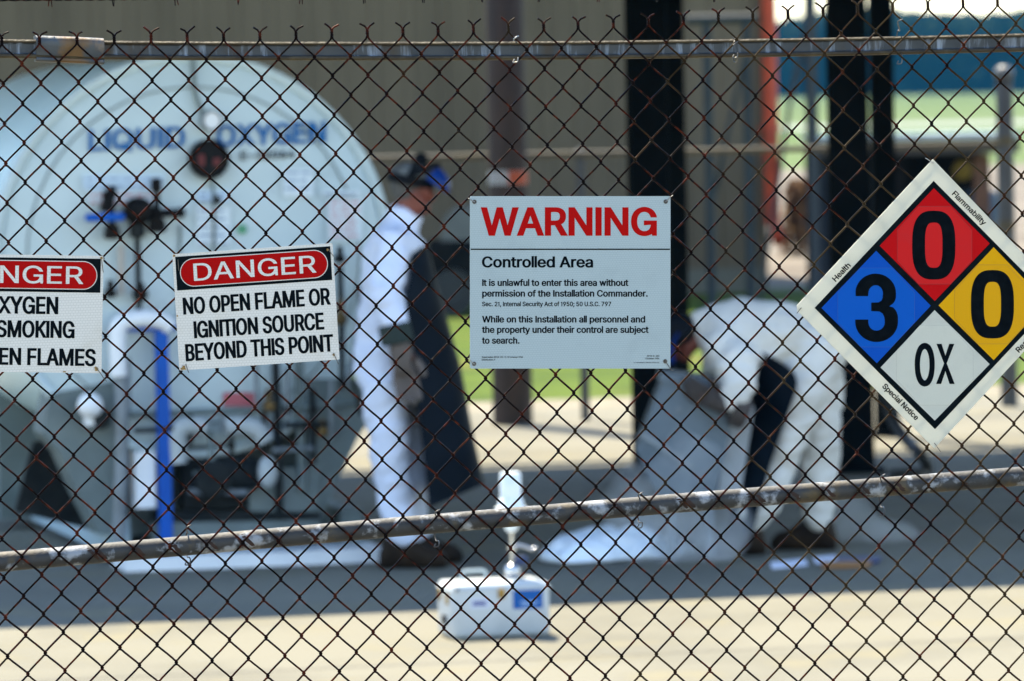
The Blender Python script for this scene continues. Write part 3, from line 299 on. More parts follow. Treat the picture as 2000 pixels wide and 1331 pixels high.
def rrect(x0, y0, x1, y1, r, n=8):
    out = []
    for cx, cy, a0 in ((x1 - r, y0 + r, -90), (x1 - r, y1 - r, 0), (x0 + r, y1 - r, 90), (x0 + r, y0 + r, 180)):
        for k in range(n + 1):
            a = R(a0 + 90 * k / n); out.append((cx + r * math.cos(a), cy + r * math.sin(a)))
    return out
def super_ring(cx, cy, w, h, e, n=48):
    out = []
    for k in range(n):
        a = 2 * math.pi * k / n; c, s = math.cos(a), math.sin(a)
        out.append((cx + w / 2 * math.copysign(abs(c) ** (2 / e), c), cy + h / 2 * math.copysign(abs(s) ** (2 / e), s)))
    return out
# ================================================================ CHAIN LINK FENCE
def rust_wire():
    m = bpy.data.materials.new('rusty_wire'); m.use_nodes = True; nt = m.node_tree; b = nt.nodes['Principled BSDF']
    g = nd(nt, 'ShaderNodeTexCoord')
    n1 = nd(nt, 'ShaderNodeTexNoise'); n1.inputs['Scale'].default_value = 60; n1.inputs['Detail'].default_value = 4
    n2 = nd(nt, 'ShaderNodeTexNoise'); n2.inputs['Scale'].default_value = 2.2; n2.inputs['Detail'].default_value = 3
    n3 = nd(nt, 'ShaderNodeTexNoise'); n3.inputs['Scale'].default_value = 9; n3.inputs['Detail'].default_value = 6
    for n in (n1, n2, n3): nt.links.new(g.outputs['Object'], n.inputs['Vector'])
    r1 = nd(nt, 'ShaderNodeValToRGB')
    e = r1.color_ramp.elements; e[0].position = 0.3; e[0].color = (0.002, 0.001, 0.0008, 1); e[1].position = 0.70; e[1].color = (0.068, 0.0125, 0.004, 1)
    x = e.new(0.5); x.color = (0.006, 0.002, 0.0012, 1)
    nt.links.new(n1.outputs['Fac'], r1.inputs[0])
    # patches where the zinc survives: more of them towards the less rusted right-hand end
    sx = nd(nt, 'ShaderNodeSeparateXYZ'); nt.links.new(g.outputs['Object'], sx.inputs[0])
    mr = nd(nt, 'ShaderNodeMapRange'); mr.inputs[1].default_value = -0.6; mr.inputs[2].default_value = 1.1; mr.inputs[3].default_value = -0.22; mr.inputs[4].default_value = 0.12
    nt.links.new(sx.outputs[0], mr.inputs[0])
    ad = nd(nt, 'ShaderNodeMath', operation='ADD'); nt.links.new(n3.outputs['Fac'], ad.inputs[0]); nt.links.new(mr.outputs[0], ad.inputs[1])
    r2 = nd(nt, 'ShaderNodeValToRGB'); r2.color_ramp.elements[0].position = 0.50; r2.color_ramp.elements[1].position = 0.66
    nt.links.new(ad.outputs[0], r2.inputs[0])
    mx = nd(nt, 'ShaderNodeMix', data_type='RGBA'); nt.links.new(r2.outputs[0], mx.inputs['Factor'])
    nt.links.new(r1.outputs[0], mx.inputs['A']); mx.inputs['B'].default_value = (0.036, 0.023, 0.010, 1)
    nt.links.new(mx.outputs['Result'], b.inputs['Base Color'])
    b.inputs['Roughness'].default_value = 0.5; b.inputs['Specular IOR Level'].default_value = 0.05
    return m
M_WIRE = rust_wire()
M_TIE = mat('tie_wire_metal', (0.12, 0.11, 0.095), 0.5, 0.2, (0.04, 0.028, 0.02), 40)
M_TIEB = mat('bright_tie_wire', (0.42, 0.42, 0.40), 0.35, 0.5, (0.25, 0.22, 0.18), 60)
def rail_mat(name, rustlo, rusthi, yellow):
    m = mat(name, (0.030, 0.036, 0.043), 0.5, 0.1, (0.21, 0.25, 0.31), 9, 8, 0.53, 0.68, 0.08, 160,
            stretch=(6, 6, 0.8), col3=(0.03, 0.02, 0.010), scale3=1.6, lo3=rustlo, hi3=rusthi)
    return m
M_RAIL = rail_mat('galvanised_top_rail', 0.52, 0.64, 0)
M_BRACE = mat('weathered_galvanised_pipe', (0.022, 0.022, 0.023), 0.65, 0.0, (0.24, 0.255, 0.28), 24, 9, 0.54, 0.64, 0.08, 120,
              col3=(0.085, 0.056, 0.018), scale3=8, lo3=0.56, hi3=0.68)
M_RUST = mat('rust_stain', (0.030, 0.010, 0.004), 0.8, 0.0, (0.012, 0.006, 0.004), 50)
M_RUSTY_STEEL = mat('rusty_steel_lip', (0.036, 0.023, 0.007), 0.65, 0.0, (0.075, 0.055, 0.024), 30, 5, 0.45, 0.7, 0.2, 90)

# grid of the fabric: knuckle (c, r) -> photo position, least squares on measured knuckles
NODES = [(0, 0, 5.3, 163.9), (0, 6, 14.0, 395.7), (1, 1, 43.8, 202.0), (1, 7, 52.0, 434.0), (18, 0, 648.7, 148.8), (18, 24, 683.3, 1049.5), (0, 24, 42.7, 1086.7), (1, 25, 80.5, 1124.8), (20, 0, 720.0, 146.4), (24, 0, 860.1, 141.8), (28, 0, 994.2, 136.6), (32, 0, 1132.5, 134.1), (36, 0, 1270.5, 125.4), (38, 0, 1337.3, 121.3), (38, 2, 1339.0, 195.4), (38, 4, 1341.0, 271.4), (38, 6, 1343.0, 345.0), (38, 8, 1346.2, 419.5), (42, 0, 1474.0, 115.2), (38, 24, 1372.5, 1014.5), (42, 24, 1508.4, 1006.8), (46, 24, 1645.0, 996.3), (50, 24, 1780.5, 988.3), (54, 24, 1918.0, 979.6), (56, 24, 1987.0, 976.4), (4, 0, 153.4, 163.2), (4, 6, 161.8, 392.2), (6, 0, 226.6, 162.1), (8, 0, 297.7, 159.3), (8, 6, 305.4, 388.0), (10, 0, 367.7, 157.6), (12, 0, 438.4, 154.1), (14, 0, 509.5, 152.3), (16, 0, 579.5, 149.9), (16, 6, 588.6, 377.1), (46, 2, 1611.7, 176.8), (48, 2, 1680.6, 174.0), (50, 2, 1747.5, 170.5), (54, 2, 1884.8, 163.5), (56, 2, 1954.1, 161.1), (46, 6, 1616.9, 329.2), (46, 8, 1618.6, 406.9), (50, 4, 1751.7, 245.1), (56, 4, 1955.9, 235.3), (19, 25, 721.8, 1086.3)]
import numpy as np
_A = np.array([[1, c, r, c * r / 50, c * c / 50, r * r / 50, c * c * r / 2500, (c / 25 - 1) ** 3, (c / 25 - 1) ** 3 * r / 25, (c / 25 - 1) ** 4] for c, r, _, _ in NODES], float)
_kx = np.linalg.lstsq(_A, np.array([n[2] for n in NODES]), rcond=None)[0]
_ky = np.linalg.lstsq(_A, np.array([n[3] for n in NODES]), rcond=None)[0]
def knuckle(c, r):
    cc = min(max(c, -2), 58); rr = min(r, 32)
    def ev(k, c, r): return float(np.dot(k, [1, c, r, c * r / 50, c * c / 50, r * r / 50, c * c * r / 2500, (c / 25 - 1) ** 3, (c / 25 - 1) ** 3 * r / 25, (c / 25 - 1) ** 4]))
    x, y = ev(_kx, cc, rr), ev(_ky, cc, rr)
    dc, dr = c - cc, r - rr
    if dc: x += dc * (ev(_kx, cc, rr) - ev(_kx, cc - 1, rr)); y += dc * (ev(_ky, cc, rr) - ev(_ky, cc - 1, rr))
    if dr: x += dr * (ev(_kx, cc, rr) - ev(_kx, cc, rr - 1)); y += dr * (ev(_ky, cc, rr) - ev(_ky, cc, rr - 1))
    j = noise.noise_vector(Vector((c * 0.31, r * 0.27, 3.3))) * 1.3 + noise.noise_vector(Vector((c * 1.9 + .3, r * 1.7, 8.8))) * 0.9
    return x + j.x, y + j.y

fence = thing('chain_link_fence', 'sharp rusty chain link fence in front, with twisted tips and slanting brace pipe', 'fence', fp(1000, 2250).xy.to_3d())
WR = 0.00206
C0, C1, R0_ = -30, 84, -2
kn = {}
for c in range(C0, C1 + 2):
    for r in range(R0_ - 1, 62):
        if (c + r) % 2 == 0:
            kn[(c, r)] = fp(*knuckle(c, r))
XA, ZA = E1, EZ
mb = MB()
def bow(a, b, s): return s * math.sin(math.pi * a)
for c in range(C0, C1):
    pts = []; even = c % 2 == 0
    # start at the even column's knuckle on row -2 (top), zigzag down between c and c+1
    r = -2; side = 0 if even else 1            # side 0: at column c, 1: at column c+1
    first = True
    bowv = rnd.uniform(-.0007, .0007)
    while True:
        col = c + side; nxt = c + 1 - side
        if (col, r) not in kn or (nxt, r + 1) not in kn: break
        a = kn[(col, r)]; b = kn[(nxt, r + 1)]
        if a.z < 0.06: break
        depth = 0.0021 if side == 0 else -0.0021
        d = b - a
        sgn = 1 if side == 0 else -1
        if first:
            pts.append(a + FN * (0.0012 if even else -0.0012)); first = False
        else:
            pts.append(a - XA * (sgn * 0.0019) + ZA * 0.0002)                 # tip of the turn
            pts.append(a - XA * (sgn * 0.0007) - ZA * 0.0031 + FN * depth * 0.8)
        perp = Vector((0, 0, 1)).cross(FN)
        for t in (0.09, 0.2, 0.5, 0.8, 0.91):
            off = ZA * (bowv + rnd.uniform(-.0002, .0002)) * math.sin(math.pi * t)
            kink = ZA * (0.0014 if t < 0.5 else -0.0014 if t > 0.5 else 0) * (-1)
            pts.append(a + d * t + FN * depth + off + kink)
        # entering the next turn
        pts.append(b + XA * (sgn * 0.0007) + ZA * 0.0032 + FN * depth * 0.8)
        r += 1; side = 1 - side
    if len(pts) > 3: mb.tube(pts, WR, 6)
# twisted, cut ends above the top rail
for c in range(C0 + 2, C1, 2):
    a = kn[(c, -2)]
    k1 = fp(*[p + q for p, q in zip(knuckle(c, -2), (-0.55, -15.5 + rnd.uniform(-1.5, 1.5)))])
    up = k1 - a
    lean = rnd.uniform(-.15, .15); ph = rnd.uniform(-.5, .5)
    for s in (0, 1):
        pts = []
        for i in range(13):
            t = i / 12; an = math.pi * s + ph + 2 * math.pi * 1.6 * t
            rr = 0.0017
            pts.append(a + up * t + XA * (math.cos(an) * rr) + FN * (math.sin(an) * rr))
        dirx = -1 if s == 0 else 1
        L = rnd.uniform(.0115, .0145)
        pts.append(k1 + XA * (dirx * L * .35 + lean * .004) + ZA * (L * .30))
        pts.append(k1 + XA * (dirx * L * 1.05 + lean * .01) + ZA * (L * rnd.uniform(.60, .85)) + FN * rnd.uniform(-.003, .003))
        mb.tube(pts, WR * 0.95, 6)
obj('wire_mesh', mb, M_WIRE, fence)

# top rail: a roll-formed channel, lips at top and bottom, seen through the fabric
def smooth_path(ctrl, n):
    """Catmull-Rom through control points"""
    out = []; c = [ctrl[0]] + list(ctrl) + [ctrl[-1]]
    for i in range(1, len(c) - 2):
        for k in range(n):
            t = k / n; p0, p1, p2, p3 = [Vector(q) for q in c[i - 1:i + 3]]
            out.append(0.5 * ((2 * p1) + (p2 - p0) * t + (2 * p0 - 5 * p1 + 4 * p2 - p3) * t * t + (3 * p1 - p0 - 3 * p2 + p3) * t ** 3))
    out.append(Vector(ctrl[-1])); return out
RO = -0.0285
def rail_path(pxs): return smooth_path([fp(x, y, RO) for x, y in pxs], 6)
TOP = [(-900, 92), (-300, 93.5), (0, 95.5), (350, 99.7), (700, 100.3), (1000, 99.7), (1300, 96.5), (1650, 91.3), (2000, 83.5), (2300, 76), (2900, 60)]
def channel(path, prof):
    rings = []
    for p in path: rings.append([p + FN * a + EZ * b for a, b in prof])
    m = MB(); m.rings(rings, smooth=False); return m
k = 0.001
prof = [(-18, 17.5), (6, 18), (10, 17), (11.5, 15), (11, 12.8), (6, 11), (4.5, 9), (4.5, -7.5), (6, -9.5), (11, -11), (12.5, -14), (11, -17), (7, -18), (-18, -17.5)]
prof = [(a * k, b * k) for a, b in prof]
top = obj('top_rail', channel(rail_path(TOP), prof), M_RAIL, fence)
# rusty lips of the channel
lip = MB()
pth = rail_path(TOP)
lip.rings([[p + FN * a * k + EZ * b * k for a, b in ((9, 18.2), (12.2, 15), (11.2, 12.6), (5, 10.9), (5, 12.5), (8, 15))] for p in pth], smooth=True)
lip.rings([[p + FN * a * k + EZ * b * k for a, b in ((5, -9.3), (11.4, -10.9), (13, -14), (11, -17.4), (6, -18.3), (6, -14))] for p in pth], smooth=True)
obj('rail_lip', lip, M_RUSTY_STEEL, top)
sl = MB()
spath = [fp(69, 95.5, RO + .002), fp(110, 97, RO + .002), (fp(155, 98.6, RO + .002)), fp(201.5, 101.2, RO + .002)]
sp_ = [(-20, 24), (4, 25.5), (11, 24), (15.5, 20), (17, 13), (16, 4), (13, -7), (11.5, -12), (7, -13), (7, -14.5), (13, -17), (14, -21), (10, -24.5), (-20, -25)]
sl.rings([[p + FN * a * k + EZ * b * k for a, b in sp_] for p in spath], smooth=True)
M_SLEEVE = mat('dented_rusty_sleeve', (0.050, 0.058, 0.065), 0.5, 0.1, (0.15, 0.18, 0.20), 26, 6, 0.54, 0.7, 0.12, 60, col3=(0.12, 0.062, 0.018), scale3=13, lo3=0.5, hi3=0.62)
obj('rail_sleeve', sl, M_SLEEVE, top)

# slanting brace pipe
BO = -0.0250
BR = [(-1000, 1188), (-500, 1142), (0, 1098), (350, 1067.5), (700, 1036), (1030, 1008), (1350, 981), (1680, 955), (2000, 930), (2400, 898), (3000, 851)]
bp_ = smooth_path([fp(x, y, BO) for x, y in BR], 6)
br = MB(); br.tube(bp_, 0.0192, 20)
brace = obj('brace_rail', br, M_BRACE, fence)
# rust bleeding where the wires rub on the pipe
for i in range(3, 57):
    for cc in (i,):
        best = None
        for r in range(18, 30):
            if (cc + r) % 2: continue
            x0, y0 = knuckle(cc, r); x1, y1 = knuckle(cc + 1, r + 1)
            for t in (0.2, .35, .5, .65, .8):
                x, y = x0 + (x1 - x0) * t, y0 + (y1 - y0) * t
                for (bx0, by0), (bx1, by1) in zip(BR, BR[1:]):
                    if bx0 <= x < bx1:
                        e = abs(y - (by0 + (by1 - by0) * (x - bx0) / (bx1 - bx0)))
                        if best is None or e < best[0]: best = (e, x, y)
        if best and best[0] < 14 and rnd.random() < (.8 if best[1] < 1150 else .45):
            _, x, y = best
            for (bx0, by0), (bx1, by1) in zip(BR, BR[1:]):
                if bx0 <= x < bx1: yc = by0 + (by1 - by0) * (x - bx0) / (bx1 - bx0)
            cpt = fp(x, yc, BO); ax = (E1 * math.cos(R(4.7)) + EZ * math.sin(R(4.7))); ay = EZ * math.cos(R(4.7)) - E1 * math.sin(R(4.7))
            n = 9; ringset = []
            for k2 in range(n):
                a = R(-62 + 118 * k2 / (n - 1)); w = .0052 * math.sin(math.pi * (k2 + .6) / (n + .2)) * rnd.uniform(.6, 1.25)
                sh = -0.8 * 0.0193 * math.sin(a)
                q = cpt + (FN * math.cos(a) + ay * math.sin(a)) * 0.01935
                ringset.append([q + ax * (sh - w), q + ax * (sh + w * rnd.uniform(.6, 1.2))])
            vs = [p for rr in ringset for p in rr]
            st = MB(); st.add(vs, [(2 * j, 2 * j + 1, 2 * j + 3, 2 * j + 2) for j in range(n - 1)], True)
            obj('rust_stain', st, M_RUST, brace)

for x_ in (-990, 2960):
    pb = fp(x_, 1500, -.03); pb.z = 0; pm_ = MB(); pm_.tube([pb - EZ * .1, pb + EZ * 1.2, pb + EZ * 2.28], .036, 16); pm_.ball(pb + EZ * 2.28, .040, 8)
    obj('post', pm_, M_RAIL, fence)
# tie wires: loops round a rail, ends hooked on the fabric
def tie(x, ytop, ybot, off, rad, m, r=0.0013, hook=0.012):
    c = (ytop + ybot) / 2
    ctr = fp(x, c, off); h = (fp(x, ytop, off) - ctr).length
    pts = []
    for i in range(19):
        a = R(-70 + 320 * i / 18)      # round the back of the rail
        pts.append(ctr + FN * (-math.sin(a) * (rad + .002)) + EZ * (math.cos(a) * h * 0.0 + math.cos(a) * (rad + .002)) + E1 * (0.004 * (i / 18 - .5)))
    # ends come forward and hook
    top_ = fp(x, ytop, .002); bot_ = fp(x, ybot, .002)
    path = [top_ + E1 * hook * .5 + EZ * .002, top_ + FN * .005, top_ - E1 * .004 - EZ * .004, ctr + EZ * (rad + .003) + FN * .002, ctr + EZ * (rad + .003) - FN * rad * .6,
            ctr - FN * (rad + .002), ctr - EZ * (rad + .003) - FN * rad * .6, ctr - EZ * (rad + .003) + FN * (rad * .5), bot_ + E1 * .005 + EZ * .008, bot_ + FN * .005 + E1 * .002, bot_ - E1 * .006 - EZ * .001 + FN * .004, bot_ - E1 * .002 + EZ * .005 - FN * .001]
    mb = MB(); mb.tube(smooth_path(path, 5), r, 6); return mb
for x, y0, y1 in ((1007, 73, 121), (1757, 40, 124), (1436, 84, 112)):
    yc = np.interp(x, [p[0] for p in TOP], [p[1] for p in TOP])
    obj('tie_wire', tie(x, y0, y1, RO, 0.019, M_TIE), M_TIEB if x < 1100 else M_TIE, fence)
for x, y0, y1 in ((367, 1028, 1102), (853, 998, 1067), (1250, 964, 1030), (1723, 929, 1006)):
    obj('tie_wire', tie(x, y0, y1, BO, 0.020, M_TIE), M_TIE, fence)

# barbed wire strand just over the twisted tips, at the top of the frame
bw = MB(); bpts = [(-900, 12), (-300, 4), (0, 0.5), (215, -1), (463, -4), (1000, -9), (1400, -9), (2000, -22), (2900, -50)]
c_ = smooth_path([fp(x, y, -0.04) for x, y in bpts], 24)
for s in (0, 1):
    bw.tube([p + EZ * (math.cos(i * 1.3 + math.pi * s) * .0016) + FN * (math.sin(i * 1.3 + math.pi * s) * .0016) for i, p in enumerate(c_)], 0.0013, 5)
for i in range(24):
    x = -639 + 122.5 * i if i < 12 else 711 + 113.8 * (i - 11)
    y = float(np.interp(x, [p[0] for p in bpts], [p[1] for p in bpts])); p = fp(x, y, -0.04)
    for j in range(2):
        a = rnd.uniform(-.4, .4)
        d1 = (E1 * math.sin(a) * .5 - EZ * 1.0 + FN * rnd.uniform(-.5, .5)).normalized()
        d2 = (E1 * .5 + EZ * .9 + FN * rnd.uniform(-.6, .6)).normalized()
        o_ = E1 * (.004 * j)
        bw.tube([p + o_ + d1 * .014, p + o_ + d1 * .003, p + o_ + FN * .003, p + o_ + d2 * .003, p + o_ + d2 * .014], 0.0011, 5)
obj('barbed_wire', bw, M_WIRE, fence)

# ================================================================ SIGNS
def sheet_mat(name, col, rough=0.38, cells=True, scale=240.0, amount=0.10, spec=0.05, transl=0.0, dirt=None):
    """painted or reflective sheeting: a fine printed honeycomb, faint handling marks"""
    m = bpy.data.materials.new(name); m.use_nodes = True; nt = m.node_tree; b = nt.nodes['Principled BSDF']
    g = nd(nt, 'ShaderNodeTexCoord')
    b.inputs['Roughness'].default_value = rough; b.inputs['Specular IOR Level'].default_value = spec
    base = nd(nt, 'ShaderNodeRGB'); base.outputs[0].default_value = (*col, 1); out = base.outputs[0]
    if cells:
        mp = nd(nt, 'ShaderNodeMapping'); mp.inputs['Rotation'].default_value = (0, 0, -YAW); nt.links.new(g.outputs['Object'], mp.inputs[0])
        s = nd(nt, 'ShaderNodeSeparateXYZ'); nt.links.new(mp.outputs[0], s.inputs[0])
        cb = nd(nt, 'ShaderNodeCombineXYZ'); nt.links.new(s.outputs[0], cb.inputs[0]); nt.links.new(s.outputs[2], cb.inputs[1])
        bt = nd(nt, 'ShaderNodeTexBrick'); bt.inputs['Scale'].default_value = scale; bt.inputs['Mortar Size'].default_value = 0.10; bt.inputs['Mortar Smooth'].default_value = 0.6
        bt.inputs['Brick Width'].default_value = 1.3; bt.inputs['Row Height'].default_value = 1.0
        nt.links.new(cb.outputs[0], bt.inputs['Vector'])
        mx = nd(nt, 'ShaderNodeMix', data_type='RGBA', blend_type='MULTIPLY'); mx.inputs['Factor'].default_value = 1.0
        rr = nd(nt, 'ShaderNodeMapRange'); rr.inputs[3].default_value = 1.0; rr.inputs[4].default_value = 1.0 - amount * 3
        nt.links.new(bt.outputs['Fac'], rr.inputs[0])
        nt.links.new(out, mx.inputs['A']); nt.links.new(rr.outputs[0], mx.inputs['B']); out = mx.outputs['Result']
    n = nd(nt, 'ShaderNodeTexNoise'); n.inputs['Scale'].default_value = 14; n.inputs['Detail'].default_value = 7; n.inputs['Roughness'].default_value = 0.65
    nt.links.new(g.outputs['Object'], n.inputs['Vector'])
    r = nd(nt, 'ShaderNodeValToRGB'); r.color_ramp.elements[0].position = 0.52; r.color_ramp.elements[1].position = 0.75
    nt.links.new(n.outputs['Fac'], r.inputs[0])
    mx = nd(nt, 'ShaderNodeMix', data_type='RGBA'); mul = nd(nt, 'ShaderNodeMath', operation='MULTIPLY'); mul.inputs[1].default_value = 0.30
    nt.links.new(r.outputs[0], mul.inputs[0]); nt.links.new(mul.outputs[0], mx.inputs['Factor'])
    nt.links.new(out, mx.inputs['A']); mx.inputs['B'].default_value = (*(dirt or tuple(0.72 * c for c in col)), 1)
    out = mx.outputs['Result']
    nt.links.new(out, b.inputs['Base Color'])
    rg = nd(nt, 'ShaderNodeMapRange'); rg.inputs[3].default_value = rough - .08; rg.inputs[4].default_value = rough + .2
    nt.links.new(n.outputs['Fac'], rg.inputs[0]); nt.links.new(rg.outputs[0], b.inputs['Roughness'])
    if transl:
        tr = nd(nt, 'ShaderNodeBsdfTranslucent'); ms = nd(nt, 'ShaderNodeMixShader'); ms.inputs[0].default_value = transl
        nt.links.new(out, tr.inputs[0]); nt.links.new(b.outputs[0], ms.inputs[1]); nt.links.new(tr.outputs[0], ms.inputs[2])
        nt.links.new(ms.outputs[0], nt.nodes['Material Output'].inputs[0])
    return m
M_REFL_BLUE = sheet_mat('cool_white_reflective_sheeting', (0.345, 0.405, 0.415), 0.42, True, 240, 0.06)
M_REFL = sheet_mat('grey_white_reflective_sheeting', (0.60, 0.575, 0.53), 0.45, True, 200, 0.08, dirt=(0.40, 0.35, 0.26))
M_SRED = sheet_mat('red_sign_ink', (0.34, 0.0004, 0.0008), 0.4, True, 200, 0.05)
M_SREDW = sheet_mat('faded_red_sign_ink', (0.36, 0.0008, 0.0008), 0.4, False)
M_SBLK = mat('black_sign_ink', (0.0025, 0.0045, 0.006), 0.5, 0, (0.005, 0.008, 0.010), 30, spec=0.01)
M_INK = mat('black_lettering', (0.002, 0.0035, 0.005), 0.5, 0, (0.004, 0.006, 0.008), 60, spec=0.01)

SO = 0.0072     # signs hang this far in front of the fabric
def sign_panel(parent, corners, m, thick=0.0016, name='panel', rad=0.0):
    mb = MB(); q = corners
    mb.prism([fp(x, y, SO) for x, y in q], -FN * thick)
    return obj(name, mb, m, parent)
def loop_tie(parent, x, y, dx, dy, m=None):
    """short wire through a corner hole, twisted on to the fabric behind"""
    mb = MB(); a = fp(x, y, SO + .0012)
    pts = [fp(x, y, -.006), fp(x + .2, y - .3, SO), a + FN * .001, fp(x + dx * .4, y + dy * .4, SO + .0018), fp(x + dx * .75, y + dy * .8, SO + .0012), fp(x + dx, y + dy, SO - .001)]
    mb.tube(smooth_path(pts, 4), 0.00075, 5)
    return obj('corner_tie', mb, m or M_TIE, parent)
def grommet(parent, x, y):
    mb = MB(); mb.lathe(fp(x, y, SO), FN, [(.0018, 0.0002), (.0040, 0.0002), (.0043, .0010), (.0034, .0016), (.0022, .0013), (.0018, .0002)], 20)
    return obj('grommet', mb, M_TIE, parent)
D1 = 0.0003
# ---- WARNING sign
ws = thing('warning_sign', 'square pale blue sign headed WARNING in red, Controlled Area text below', 'sign', fp(1114, 720, SO))
wf = lambda x, y: fp(x, y, SO + D1)
sign_panel(ws, rrect(918, 383.6, 1309.6, 720.3, 3.0, 3), M_REFL_BLUE)
decal('heading_text', fit_text('WARNING', 939.7, 1283, 460.9, 55.6, 0.050, 0.034), wf, M_SREDW, ws)
decal('rule_line', [rect(919.2, 486.0, 1308.6, 488.6)], wf, M_SBLK, ws)
for s, x0, x1, b, cp in (('Controlled Area', 941.3, 1158.5, 522.9, 21.6), ('It is unlawful to enter this area without', 941.7, 1227.4, 559.0, 13.0),
        ('permission of the Installation Commander.', 941.7, 1265.2, 579.9, 13.0), ('Sec. 21, Internal Security Act of 1950; 50 U.S.C. 797', 941.7, 1193.8, 598.6, 8.9),
        ('While on this Installation all personnel and', 941.7, 1260.2, 630.4, 13.0), ('the property under their control are subject', 941.3, 1266.9, 650.7, 13.0), ('to search.', 941.3, 1014.8, 671.8, 13.0)):
    decal('subheading' if cp > 20 else 'text_line', fit_text(s, x0, x1, b, cp, 0.052 if cp > 9 else 0.038, 0.03), wf, M_INK, ws)
for s, x0, x1, b, cp in (('Supersedes AFVA 125-11, 10 October 1986', 941, 1021.5, 699.4, 3.2), ('Distribution: F', 941, 967.5, 704.6, 3.2), ('AFVA 31-203', 1263.6, 1287.7, 697.2, 3.2),
        ('1 October 1986', 1259.5, 1287.7, 702.2, 3.2), ('U.S. GOVERNMENT PRINTING OFFICE 1986', 1237.7, 1287.7, 709.6, 1.8)):
    decal('fine_print', fit_text(s, x0, x1, b, cp, 0.03), wf, M_INK, ws)
for x, y, dx, dy, m in ((926.5, 394.5, -12, -7, M_TIEB), (1300, 394, 14, -12, M_TIEB), (926, 711, -12, -10, M_TIEB), (1299, 706, 14, 18, M_TIE)):
    grommet(ws, x, y); loop_tie(ws, x, y, dx, dy, m)

# ---- DANGER signs (sheet coordinates s across 0..313, t down 0..226)
SW, SH = 313.0, 226.0
def danger_sign(label, TL, TR, BL, lines, head):
    BRc = (TR[0] + BL[0] - TL[0], TR[1] + BL[1] - TL[1])
    def px(s, t): return (TL[0] + (TR[0] - TL[0]) * s / SW + (BL[0] - TL[0]) * t / SH, TL[1] + (TR[1] - TL[1]) * s / SW + (BL[1] - TL[1]) * t / SH)
    fn = lambda s, t: fp(*px(s, t), SO + D1)
    fn2 = lambda s, t: fp(*px(s, t), SO + 2 * D1)
    fn3 = lambda s, t: fp(*px(s, t), SO + 3 * D1)
    bx, by = px(SW / 2, SH)
    g = thing('danger_sign', label, 'sign', fp(bx, by, SO))
    sign_panel(g, [px(*p) for p in rrect(0, 0, SW, SH, 2.5, 3)], M_REFL)
    decal('header_band', [rect(5, 5.5, 308, 71)], fn, M_SBLK, g)
    decal('header_oval', [rrect(12.5, 10.5, 301.5, 65.5, 27.4, 12)], fn2, M_REFL, g)
    decal('oval_field', [rrect(14, 12, 300, 64, 25.9, 12)], fn3, M_SRED, g)
    fn4 = lambda s, t: fp(*px(s, t), SO + 4 * D1)
    decal('heading_text', fit_text('DANGER', head[0], head[1], 54.6, 33.6, 0.018, 0.006), fn4, M_REFL, g)
    for s, x0, x1, b, cp in lines: decal('text_line', fit_text(s, x0, x1, b, cp, 0.050, 0.026), fn, M_INK, g)
    return g, px
M_CORNER = mat('rust_bleed', (0.30, 0.19, 0.05), 0.8, 0, (0.16, 0.08, 0.02), 300)
def rust_corner(g, px_, s, t, r, seed):
    rr = random.Random(seed); pts = []
    for i in range(14):
        a = 2 * math.pi * i / 14; q = r * rr.uniform(.5, 1.15); x, y = s + q * math.cos(a), t + q * math.sin(a)
        pts.append((min(max(x, 1), SW - 1), min(max(y, 1), SH - 1)))
    decal('rust_mark', [pts], lambda s_, t_: fp(*px_(s_, t_), SO + 5 * D1), M_CORNER, g)
g, px_ = danger_sign('tilted DANGER sign reading NO OPEN FLAME OR IGNITION SOURCE BEYOND THIS POINT', (336.8, 497), (649.6, 475.4), (350.6, 724.2),
    (('NO OPEN FLAME OR', 14.2, 302, 118.6, 33), ('IGNITION SOURCE', 32.5, 287, 165.7, 33), ('BEYOND THIS POINT', 13.5, 302.7, 209.3, 33.4)), (39, 278))
rust_corner(g, px_, 8, 222, 6, 1); rust_corner(g, px_, 303, 12, 3, 2); rust_corner(g, px_, 302, 216, 3.2, 3); rust_corner(g, px_, 3, 3, 4, 4); rust_corner(g, px_, 1, 120, 3, 8)
for s, t, dx, dy in ((10, 12, 2, 22), (303, 11, 12, 14), (13, 215, 6, 16), (302, 214, 10, 20)):
    x, y = px_(s, t); loop_tie(g, x, y, dx, dy)
g, px_ = danger_sign('DANGER sign cut by left edge of picture, reading OXYGEN, SMOKING and FLAMES', (-111, 495.8), (202.2, 500.4), (-115, 725),
    (('OXYGEN', 84, 226.5, 113.6, 33.6), ('NO SMOKING', 49, 259.2, 159.3, 33), ('NO OPEN FLAMES', 4, 301.5, 212.4, 33)), (25, 274))
rust_corner(g, px_, 303, 217, 4.5, 5); rust_corner(g, px_, 309, 4, 3, 6); rust_corner(g, px_, 240, 225, 4, 7)
for s, t, dx, dy in ((309, 6, 4, 26), (303, 216, 20, 26), (9, 9, 2, 20)):
    x, y = px_(s, t); loop_tie(g, x, y, dx, dy)

